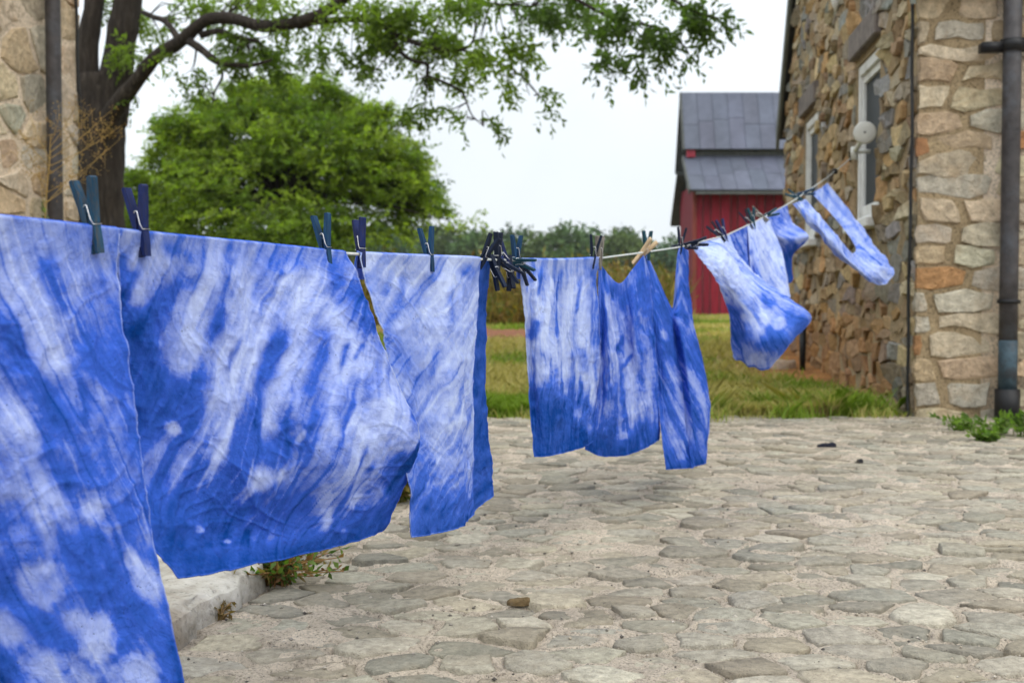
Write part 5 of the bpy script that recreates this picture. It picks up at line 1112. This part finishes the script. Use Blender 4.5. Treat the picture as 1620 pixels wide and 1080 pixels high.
for a in [
    (147, 'pin_slate', 'weathered blue wooden peg with bare brown tip holding the spotted cloth', 5, -9, 0, .020, 1.06),
    (224, 'pin_navy', 'navy blue peg at the near corner of the wide second cloth', 3, -7, 0, .020, 1.04),
    (515, 'pin_blue', 'dark blue peg at the far corner of the wide second cloth', 1, -8, 0, .020, 1.02),
    (571, 'pin_navy', 'navy peg tilted over the near corner of the pale third cloth', -4, -6, 150, .022, .98),
    (679, 'pin_blue', 'slim blue peg midway along the pale third cloth', 1, -7, 0, .018, 1.0),
    (764, 'pin_ink', 'blue-black peg leaning over the far corner of the pale third cloth', -4, 28, 170, .020, 1.0),
    (787, 'pin_ink', 'black upright peg standing tallest in the bunch of pegs', 0, 2, 90, .022, 1.05),
    (778, 'pin_ink', 'black peg hanging upside down in the middle of the bunch', 0, 160, 20, .030, 1.0),
    (790, 'pin_ink', 'dark peg pointing down and right, topmost of the tangled bunch', 0, 128, 0, .030, 1.0),
    (800, 'pin_navy', 'navy peg leaning left inside the tangled bunch', 0, -30, 30, .010, 1.0),
    (806, 'pin_ink', 'dark peg hanging below the cord beside the pleated cloth', 10, 172, 40, .030, 1.0),
    (812, 'pin_teal', 'teal peg lying sideways with open jaws in the bunch', 0, 102, 10, .020, .95),
    (816, 'pin_blue', 'upright blue-green peg at the near corner of the pleated cloth', 0, 2, 60, .020, 1.02),
    (822, 'pin_ink', 'dark peg dangling over the pleated cloth corner', 0, 150, 0, .024, .95),
    (938, 'pin_ink', 'blue-black peg at the far corner of the pleated cloth', 0, 8, 20, .022, 1.06),
    (948, 'pin_grey', 'bare greyed wooden peg beside the blue-black one', 0, 2, 80, .018, 1.06),
    (1018, 'pin_raw', 'clean raw wooden peg leaning across the cord', 0, 42, 60, .006, 1.12),
    (1024, 'pin_teal', 'dark upright peg standing behind the raw wooden peg', 0, 0, 50, .022, 1.06),
    (1076, 'pin_ink', 'upright black peg in front of the barn corner', 0, 6, 20, .024, 1.06),
    (1083, 'pin_ink', 'black peg lying flat along the cord by the barn corner', 0, 85, 20, .004, 1.06),
    (1092, 'pin_ink', 'black peg lying flat on the tip of the blown spotted cloth', 0, 80, 30, .020, 1.06),
    (1140, 'pin_ink', 'dark peg leaning left at the far corner of the blown cloth', 0, -42, 20, .024, 1.1),
    (1146, 'pin_navy', 'navy peg splayed upright beside the small mid-blue cloth', 0, -18, 40, .024, 1.1),
    (1186, 'pin_ink', 'small dark peg between the mid-blue cloth and the narrow pale cloth', 0, -30, 10, .024, 1.1),
    (1191, 'pin_teal', 'small teal peg at the near corner of the narrow pale cloth', 0, -8, 40, .022, 1.1),
    (1207, 'pin_grey', 'pale grey wooden peg leaning left over the narrow pale cloth', 0, -55, 20, .024, 1.15),
    (1214, 'pin_teal', 'teal peg lying along the top of the pointed blue cloth', 0, 70, 30, .010, 1.1),
    (1262, 'pin_teal', 'far blue-green peg at the near corner of the looped cloth', 0, -60, 20, .022, 1.2),
    (1272, 'pin_blue', 'farthest blue peg lying flat on the looped cloth', 0, 80, 30, .010, 1.2),
]: peg(*a)

# ------------------------------------------------------------------ a little summer haze over the fields
hm = bpy.data.materials.new('thin haze'); hm.use_nodes = True; hn = hm.node_tree; hn.nodes.clear()
ho = hn.nodes.new('ShaderNodeOutputMaterial'); hv = hn.nodes.new('ShaderNodeVolumePrincipled'); hv.inputs['Color'].default_value = (.93, .96, 1, 1); hv.inputs['Density'].default_value = .00022; hv.inputs['Anisotropy'].default_value = .2
hn.links.new(hv.outputs[0], ho.inputs['Volume'])
mb = MB(); mb.box(np.zeros(3), np.array([1., 0, 0]), np.array([0, 1., 0]), UP, (-640, 640), (-70, 740), (-1.2, 32)); hz_o = mb.build('haze', hm, smooth=False); tag(hz_o, 'thin pale summer haze over the fields and far woods', 'haze', None, 'stuff')
